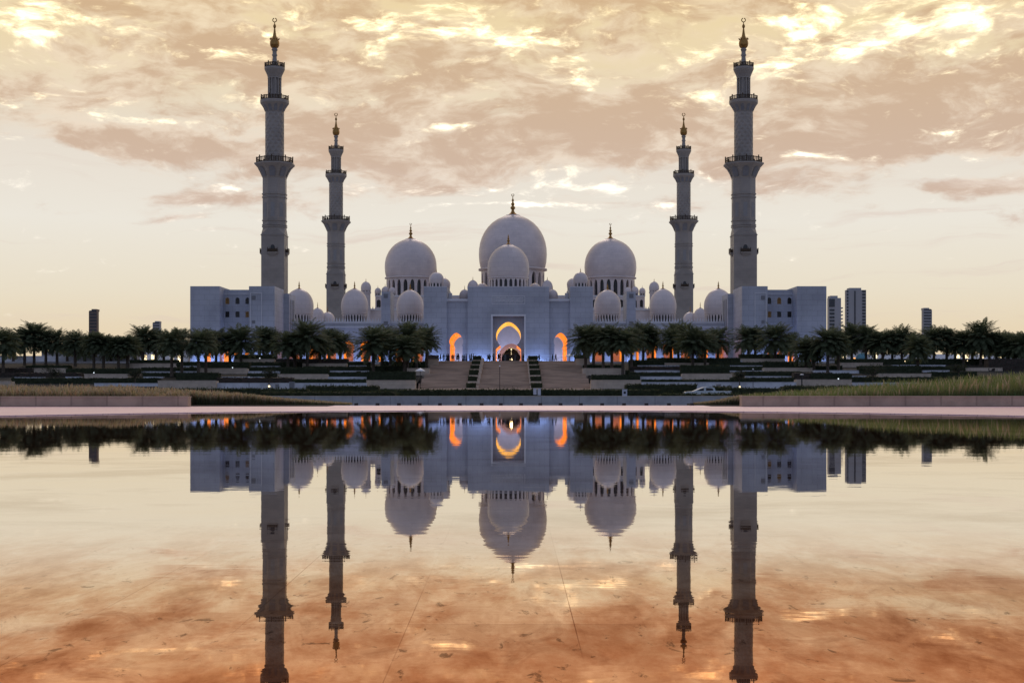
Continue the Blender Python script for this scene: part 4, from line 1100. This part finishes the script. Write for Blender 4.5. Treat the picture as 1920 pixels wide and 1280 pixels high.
# ------------------------------------------------------------------ garden uplights, lamp posts, parasols, signs
def garden_light(px, py, d, m, lab, r=.16):
    x, z = PX(px, d), PZ(py, d)
    t = thing('garden_light', (x, d, z - .5), lab, 'garden light', 'garden lights on the terraces')
    mb = MB(); mb.tube([(x, d, z - .9), (x, d, z - r)], .04, 6); build('post', mb, M['metal'], t)
    mb = MB(); mb.lathe([(0, -r), (r * .8, -r * .6), (r, 0), (r * .7, r * .8), (0, r)], (x, d, z), 10); build('lamp_head', mb, M[m], t)
for a in ((589, 693.6, 289, 'lampw', 'warm garden light glowing at a palm foot before the left arcade'), (709, 699, 284, 'lampo', 'orange uplight at the trunk of the palm left of the staircase'),
          (504.6, 724, 250, 'lampw', 'bright warm uplight at the foot of the small tree on the left', .2), (436, 689, 292, 'lampc', 'small white light on the beige planter before the left corner building', .11),
          (176, 698.6, 283, 'lampc', 'small white light among the far left terrace palms', .11), (487, 671.5, 305, 'lampc', 'small white light on the top left planter', .11),
          (1267, 673, 309, 'lampo', 'amber uplight at a palm foot before the right arcade'), (1602, 672, 309, 'lampo', 'large amber light between the palms on the right terraces', .24), (1673, 690, 291, 'lampo', 'slim amber bollard light on the right terraces', .16),
          (1572, 710, 266, 'lampc', 'small white light on the beige planter near the right grass', .13), (1187.5, 663, 296, 'lampo', 'amber lamp among the palms right of the staircase', .18), (1115, 664, 296, 'lampw', 'small warm lamp in the palms right of the staircase', .10),
          (1387, 725, 250, 'lampw', 'warm uplight at the foot of the round tree on the right', .16), (1697, 677, 306, 'lampw', 'tiny warm lamp far right among palms', .11), (1814, 676, 306, 'lampw', 'tiny warm lamp on the far right terrace hedge', .10)):
    garden_light(*a)
def lamp_post(px, yt, yb, d, lab, r=.05, head='lampc'):
    x, z0, z1 = PX(px, d), PZ(yb, d), PZ(yt, d)
    t = thing('lamp_post', (x, d, z0), lab, 'lamp post', 'lamp posts below the mosque')
    mb = MB(); mb.tube([(x, d, z0 - .4), (x, d, z1)], r, 8); build('post', mb, M['metal'], t)
    mb = MB(); mb.lathe([(0, -.02), (r * 3, 0), (r * 3.2, .12), (r * 1.5, .2), (0, .22)], (x, d, z1), 10); build('lamp_head', mb, M['white'], t)
lamp_post(937, 687, 729, 256, 'thin lamp post in the middle of the staircase foot')
lamp_post(1412, 693, 728, 250, 'thin lamp post on the lower right terrace beside the round tree')
lamp_post(1503.5, 703, 727, 246, 'thick short lamp post at the left end of the right beige planter', .11)
lamp_post(467, 708, 731, 250, 'thin lamp post on the lower left terrace before the pale wall')
def parasol(px, yt, yb, w, d, lab):
    x, z0, z1, r = PX(px, d), PZ(yb, d), PZ(yt, d), w * d / F / 2
    t = thing('parasol', (x, d, z0), lab, 'parasol', 'white parasols')
    mb = MB(); mb.tube([(x, d, z0 - .3), (x, d, z1 - .05)], .05, 8); build('pole', mb, M['metal'], t)
    mb = MB(); mb.lathe([(r, -.55), (r * .97, -.46), (r * .5, -.18), (.05, 0), (0, .06)], (x, d, z1), 8, False); mb.lathe([(r, -.55), (r * .5, -.22), (0, -.04)], (x, d, z1), 8, False); build('canopy', mb, M['white'], t)
parasol(788, 690, 728, 19, 257.5, 'white parasol at the lower left corner of the staircase')
parasol(1068, 663.5, 677.5, 17, 318, 'white parasol on the plaza right of the right small arch')
def panel(px0, px1, yt, yb, d, m, name, lab, cat, mark=None):
    x0, x1, z0, z1 = PX(px0, d), PX(px1, d), PZ(yb, d), PZ(yt, d)
    t = thing(name, ((x0 + x1) / 2, d, z0), lab, cat)
    mb = MB(); mb.box(x0, x1, d, d + .35, z0 - .3, z1); mb.box(x0 - .04, x1 + .04, d - .04, d + .4, z1, z1 + .06); build('panel', mb, M[m], t)
    if mark == 'disc':
        mb = MB(); cx, cz = (x0 + x1) / 2, z0 + (z1 - z0) * .42; r = (x1 - x0) * .26
        mb.face([(cx + r * math.cos(a), d - .015, cz + r * math.sin(a)) for a in [2 * PI * i / 20 for i in range(20)]]); build('disc', mb, M['metal'], t)
    elif mark == 'frame':
        mb = MB(); e = .12; mb.box(x0 + e, x1 - e, d - .03, d, z0 + .1, z1 - e); build('door', mb, M['shade'], t)
panel(542, 552, 716, 729, 251, 'grey', 'cabinet', 'grey cabinet standing before the left pale wall', 'cabinet', 'frame')
panel(516, 523, 720.5, 728.5, 250.5, 'grey', 'cabinet', 'small grey cabinet between the lit small tree and the taller grey cabinet', 'cabinet', 'frame')
panel(1343, 1352, 720.5, 728.5, 215, 'grey', 'cabinet', 'dark grey cabinet just above the back of the white pickup', 'cabinet', 'frame')
panel(1167, 1176, 730.5, 739.5, 180, 'sign', 'sign', 'small pale square sign with dark disc in the roadside hedge', 'sign', 'disc')
panel(1000, 1006, 728.6, 735.5, 186, 'sign', 'sign', 'small white sign below the right stair planter, left of two', 'sign')
panel(1008, 1014, 728.6, 736.5, 186, 'sign', 'sign', 'small white sign below the right stair planter, right of two', 'sign')
# guard rail on the plaza right of the stair head
rl = thing('guard_rail', (PX(1045, 316), 316, GZ), 'thin dark guard rail on the plaza before the right small arch', 'railing')
mb = MB()
for px in range(1016, 1080, 9): mb.tube([(PX(px, 316), 316, GZ), (PX(px, 316), 316, GZ + 1.05)], .03, 6)
build('rail_post', mb, M['metal'], rl)
mb = MB()
for z in (1.05, .55): mb.tube([(PX(1016, 316), 316, GZ + z), (PX(1079, 316), 316, GZ + z)], .028, 6)
build('rail_bar', mb, M['metal'], rl)

# ------------------------------------------------------------------ distant buildings, boundary walls
def city(px0, px1, yt, d, kind, lab, side=None):
    x0, x1, z1 = PX(px0, d), PX(px1, d), PZ(yt, d); W = x1 - x0
    t = thing('tower_block', ((x0 + x1) / 2, d, 0), lab, 'tower block', 'far tower blocks')
    dep = 7
    mb = MB(); mb.box(x0, x1, d, d + dep, -1, z1); mb.box(x0 + W * .2, x1 - W * .2, d + 4, d + 16, z1, z1 + 2.5)
    w = build('wall', mb, M['towerb' if kind == 'brown' else 'tower'], t)
    gl = MB(); z = 4
    if kind == 'slab':
        gl.box(x0 + W * .40, x0 + W * .46, d - .5, d, 2, z1 - 1)
        for k in range(int(z1 / 3.4)):
            for a, b in ((.02, .10), (.80, .98)): gl.box(x0 + W * a, x0 + W * b, d - .4, d, 3 + k * 3.4, 5 + k * 3.4)
    elif kind == 'balconies':
        for k in range(int((z1 - 12) / 3.6)): gl.box(x0 + W * .06, x0 + W * .46, d - .4, d, 4 + k * 3.6, 6 + k * 3.6)
        gl.box(x0 + W * .02, x0 + W * .48, d - .4, d, z1 - 9, z1 - 1)
    else:
        for k in range(int(z1 / 3.6)): gl.box(x0 + W * .08, x1 - W * .08, d - .3, d, 3 + k * 3.6, 4.6 + k * 3.6)
    build('window_band', gl, M['towerd'], t)
    if kind == 'balconies':
        b = MB()
        for k in range(int((z1 - 8) / 3.6)): b.box(x1 - .5, x1 + 2.2, d + 1, d + 8, 3 + k * 3.6, 4.2 + k * 3.6)
        build('balcony', b, M['tower'], t)
city(166.5, 182, 583, 1600, 'brown', 'dark slim tower block far beyond the palms on the left')
city(286, 300, 605, 1900, 'plain', 'low grey tower block barely above the palms left of the mosque')
city(1587, 1624, 543.5, 1500, 'slab', 'broad pale grey tower block beyond the right palms, tallest one')
city(1554, 1577, 558.5, 1400, 'balconies', 'grey tower block with stacked balconies close behind the right corner building')
city(1731, 1747.5, 580.5, 1700, 'plain', 'dark slim tower block far beyond the palms on the right')
solid('boundary_wall', PX(-60, 322), PX(243, 322), 322, 322.6, GZ - .5, PZ(667, 322), M['wallw'], 'long pale boundary wall behind the palm trunks on the far left', 'wall')
b = thing('service_building', (PX(90, 420), 420, GZ), 'low grey flat building with small lights behind the far left palms', 'building')
mb = MB(); mb.box(PX(78, 420), PX(256, 420), 420, 432, GZ, PZ(647, 420)); build('wall', mb, M['shade'], b)
mb = MB()
for px in (89, 96, 101): mb.box(PX(px, 420) - .25, PX(px, 420) + .25, 419.8, 420, PZ(658.5, 420), PZ(656, 420))
build('lamp', mb, M['lampw'], b)
b = thing('service_building', (PX(290, 350), 350, GZ), 'pale low building glimpsed between palm trunks left of the mosque', 'building')
mb = MB(); mb.box(PX(262, 352), PX(352, 352), 352, 362, GZ, PZ(654, 352)); build('wall', mb, M['white'], b)
mb = MB()
for px in (270, 284, 320, 334): mb.box(PX(px, 352), PX(px + 5, 352), 351.9, 352, GZ + .6, GZ + 2.4)
build('lit_window', mb, M['lampw'], b)
b = thing('boundary_wall', (PX(1760, 380), 380, GZ), 'long pale boundary wall with lights glimpsed behind the far right palms', 'wall')
mb = MB(); mb.box(PX(1580, 380), PX(1960, 380), 380, 380.6, GZ, PZ(664, 380)); build('wall', mb, M['white'], b)
mb = MB()
for px in (1580, 1638, 1711, 1793, 1810, 1838, 1872): mb.box(PX(px, 380), PX(px + 6, 380), 379.8, 380, PZ(671, 380), PZ(660 + (px % 3) * 2, 380))
build('lamp', mb, M['lampw'], b)
b = thing('pavilion', (PX(1615, 345), 345, GZ), 'small teal domed canopy behind the right palms', 'pavilion')
mb = MB(); r = 21 * 345 / F / 2
mb.lathe([(r, 1.0), (r * .97, 1.5), (r * .85, 2.0), (r * .6, 2.5), (r * .3, 2.75), (0, 2.85)], (PX(1615, 345), 345, GZ), 24); build('canopy', mb, M['teal'], b)
mb = MB()
for k in range(6): a = PI / 3 * k; mb.tube([(PX(1615, 345) + r * .9 * math.cos(a), 345 + r * .9 * math.sin(a), GZ), (PX(1615, 345) + r * .9 * math.cos(a), 345 + r * .9 * math.sin(a), GZ + 1.4)], .08, 6)
build('post', mb, M['white'], b)

# ------------------------------------------------------------------ white pickup on the road
def pickup():
    d = 168.0; k = d / F; x0 = PX(1288, d); zr = -.86
    t = thing('pickup_truck', (PX(1332, d), d + .9, zr), 'white double cab pickup truck passing behind the low hedge on the road', 'pickup truck')
    X = lambda px: PX(px, d)
    z = lambda h: zr + h
    W = 1.8
    def body(y0, y1, pts, name, m, parent, inset=0):
        mb = MB(); mb.prism(pts, y0, y1); return build(name, mb, m, parent)
    L0, L1 = X(1284), X(1372)
    lower = [(L0, z(.5)), (L0 - .02, z(.9)), (L0 + .15, z(1.02)), (X(1300), z(1.08)), (X(1341), z(1.12)), (L1, z(1.12)), (L1 + .03, z(.5))]
    bo = body(d, d + W, lower, 'body', M['carp'], t)
    cab = [(X(1300), z(1.08)), (X(1306), z(1.22)), (X(1314), z(1.44)), (X(1320), z(1.56)), (X(1326), z(1.60)), (X(1337), z(1.58)), (X(1340), z(1.50)), (X(1342), z(1.12))]
    cb = body(d + .1, d + W - .1, cab, 'cab', M['carp'], t)
    for nm, pts in (('front_window', [(X(1306), z(1.14)), (X(1309), z(1.22)), (X(1315.5), z(1.40)), (X(1320), z(1.47)), (X(1320), z(1.14))]), ('rear_window', [(X(1324), z(1.14)), (X(1324), z(1.49)), (X(1334), z(1.47)), (X(1337), z(1.38)), (X(1338), z(1.17))])):
        for y in (d + .085, d + W - .085):
            mb = MB(); mb.prism(pts, y - .012, y + .012); build(nm, mb, M['glass'], cb)
    for px in (1295, 1361):
        for y in (d + .02, d + W - .25):
            mb = MB(); cx, cz = X(px), z(.38)
            rr = .38
            mb.grid([[(cx + r_ * math.cos(a), yy, cz + r_ * math.sin(a)) for a in [2 * PI * i / 24 for i in range(24)]] for r_, yy in ((.22, y), (rr - .04, y), (rr, y + .05), (rr, y + .18), (rr - .04, y + .23), (.22, y + .23))], True, True)
            wh = build('wheel', mb, M['tyre'], t)
            mb = MB(); mb.face([(cx + .22 * math.cos(a), y + .03, cz + .22 * math.sin(a)) for a in [2 * PI * i / 24 for i in range(24)]]); mb.face([(cx + .22 * math.cos(a), y + .2, cz + .22 * math.sin(a)) for a in [2 * PI * i / 24 for i in range(24)]]); build('rim', mb, M['chrome'], wh)
    for y in (d + .08, d + W - .38):
        mb = MB(); mb.box(L0 - .03, L0 + .1, y, y + .3, z(.78), z(.94)); build('headlight', mb, M['chrome'], t)
        mb = MB(); mb.box(L1 - .02, L1 + .05, y, y + .16, z(.72), z(1.02)); build('tail_light', mb, M['redl'], t)
pickup()

# ------------------------------------------------------------------ people at the stair head
def person_mesh(pose, m):
    """one skinned body: standing, about 1.7 m"""
    J = {'pelvis': (0, 0, .95), 'waist': (0, 0, 1.08), 'chest': (0, 0, 1.30), 'neck': (0, .01, 1.48), 'chin': (0, -.02, 1.56), 'head': (0, -.015, 1.66), 'crown': (0, 0, 1.72)}
    st = pose.get('stride', 0)
    for s, n in ((-1, 'l'), (1, 'r')):
        f = st * s
        J['hip' + n] = (s * .10, 0, .90); J['knee' + n] = (s * .11, -f * .16 - .02, .50); J['ankle' + n] = (s * .11, -f * .28, .09); J['toe' + n] = (s * .12, -f * .28 - .16, .03)
        J['sh' + n] = (s * .19, 0, 1.42)
        if pose.get('raise') == n: J['el' + n] = (s * .26, -.16, 1.32); J['wr' + n] = (s * .12, -.34, 1.50); J['ha' + n] = (s * .08, -.38, 1.58)
        else: J['el' + n] = (s * .25, .03 + f * .08, 1.14); J['wr' + n] = (s * .26, -.06 + f * .14, .90); J['ha' + n] = (s * .26, -.09 + f * .15, .80)
    E = [('pelvis', 'waist'), ('waist', 'chest'), ('chest', 'neck'), ('neck', 'chin'), ('chin', 'head'), ('head', 'crown')]
    for n in 'lr': E += [('pelvis', 'hip' + n), ('hip' + n, 'knee' + n), ('knee' + n, 'ankle' + n), ('ankle' + n, 'toe' + n), ('chest', 'sh' + n), ('sh' + n, 'el' + n), ('el' + n, 'wr' + n), ('wr' + n, 'ha' + n)]
    rob = pose.get('robe', 0)
    rad = {'pelvis': .15, 'waist': .13, 'chest': .16, 'neck': .06, 'chin': .075, 'head': .10, 'crown': .07, 'hip': .11, 'knee': .075 + rob, 'ankle': .055 + rob * 1.2, 'toe': .04, 'sh': .075, 'el': .05, 'wr': .035, 'ha': .045}
    names = list(J); me = bpy.data.meshes.new('person')
    me.from_pydata([J[n] for n in names], [(names.index(a), names.index(b)) for a, b in E], [])
    me.materials.append(m)
    o = bpy.data.objects.new('person', me); col.objects.link(o)
    md = o.modifiers.new('skin', 'SKIN'); sk = me.skin_vertices[0].data
    for i, n in enumerate(names):
        r = rad.get(n) or rad[n[:-1]]; sk[i].radius = (r, r); sk[i].use_root = (n == 'pelvis')
    sd = o.modifiers.new('smooth', 'SUBSURF'); sd.levels = 1; sd.render_levels = 1
    h = MB(); h.lathe([(.095, 1.62), (.112, 1.68), (.09, 1.755), (.04, 1.785), (0, 1.79)], (0, .015, 0), 12)
    ORG[o.name] = (0, 0, 0); build('hair', h, M['hair'], o)
    return o
kinds = [person_mesh({'stride': .2}, M['cloth']), person_mesh({'stride': 1}, M['cloth']), person_mesh({'raise': 'r'}, M['cloth']), person_mesh({'robe': .09}, M['cloth']), person_mesh({'robe': .05, 'stride': .4}, M['cloth2'])]
PEOPLE = [(826, 0), (832, 1), (838, 3), (841, 3), (848, 0), (851, 2), (857, 1), (860, 0), (868, 3), (871, 0), (874, 3), (881, 0), (884, 4), (888, 1), (915, 1), (918, 0), (925, 3), (935, 2), (938, 0), (943, 3), (947, 4), (951, 0), (954, 1), (958, 3), (962, 0), (966, 4), (969, 0), (974, 0), (981, 3), (1011, 2), (1036, 0), (1042, 1)]
rnd = random.Random(5); used = set()
for px, k in PEOPLE:
    d = rnd.uniform(314, 320); loc = (PX(px, d), d, GZ); sc = rnd.uniform(.93, 1.06) * 1.03
    src = kinds[k]
    if k in used: o = copy_tree(src)
    else: o = src; used.add(k); KIDS[src.name] = list(src.children)
    o.location = loc; o.scale = (sc, sc, sc); o.rotation_euler = (0, 0, rnd.uniform(0, 6.28))
    g = 'left' if px < 893 else 'middle' if px < 990 else 'right'
    where = {'left': 'left of the planters', 'middle': 'before the central arch', 'right': 'right of the planters'}[g]
    look = ['standing', 'walking', 'with one arm raised', 'standing in a long robe', 'in grey walking'][k]
    tag(o, 'tiny dark figure %s at the stair head, %s' % (look, where), 'person', 'people %s, %s, at the stair head' % (g, look))

# ------------------------------------------------------------------ blue floodlights at the foot of the white walls
def flood(x, y, w, power, colr=(.30, .46, 1.0), tilt=30, z=GZ + .25):
    l = bpy.data.lights.new('floodlight', 'AREA'); l.shape = 'RECTANGLE'; l.size = w; l.size_y = .3
    l.energy = power; l.color = colr
    o = bpy.data.objects.new('floodlight', l); o.location = (x, y, z)
    o.rotation_euler = (R(180 - tilt), 0, 0)
    col.objects.link(o)
FP = .52
for s in (-1, 1):
    flood(AX + s * 7.3, 348.4, 5.4, 420 * FP); flood(AX + s * 18.4, 348.4, 5.4, 420 * FP); flood(AX + s * 13, 349.6, 3.2, 160 * FP)
    flood(AX + s * 30, 358.0, 15, 700 * FP); flood(AX + s * 47, 358.0, 17, 800 * FP)
    flood(AX + s * 74, 338.4, 7, 420 * FP); flood(AX + s * 67, 343.8, 6.6, 420 * FP); flood(AX + s * 60.4, 338.4, 6, 420 * FP)
    flood(AX + s * 13, 392, 12, 360, (.50, .58, 1.0), 30)
flood(AX, 391.5, 9, 620, (.46, .56, 1.0), 30)
pl = bpy.data.lights.new('chandelier_glow', 'POINT'); pl.energy = 160; pl.color = (1.0, .66, .30); pl.shadow_soft_size = .4
plo = bpy.data.objects.new('chandelier_glow', pl); plo.location = (AX + .7, 402, GZ + 4.2); col.objects.link(plo)
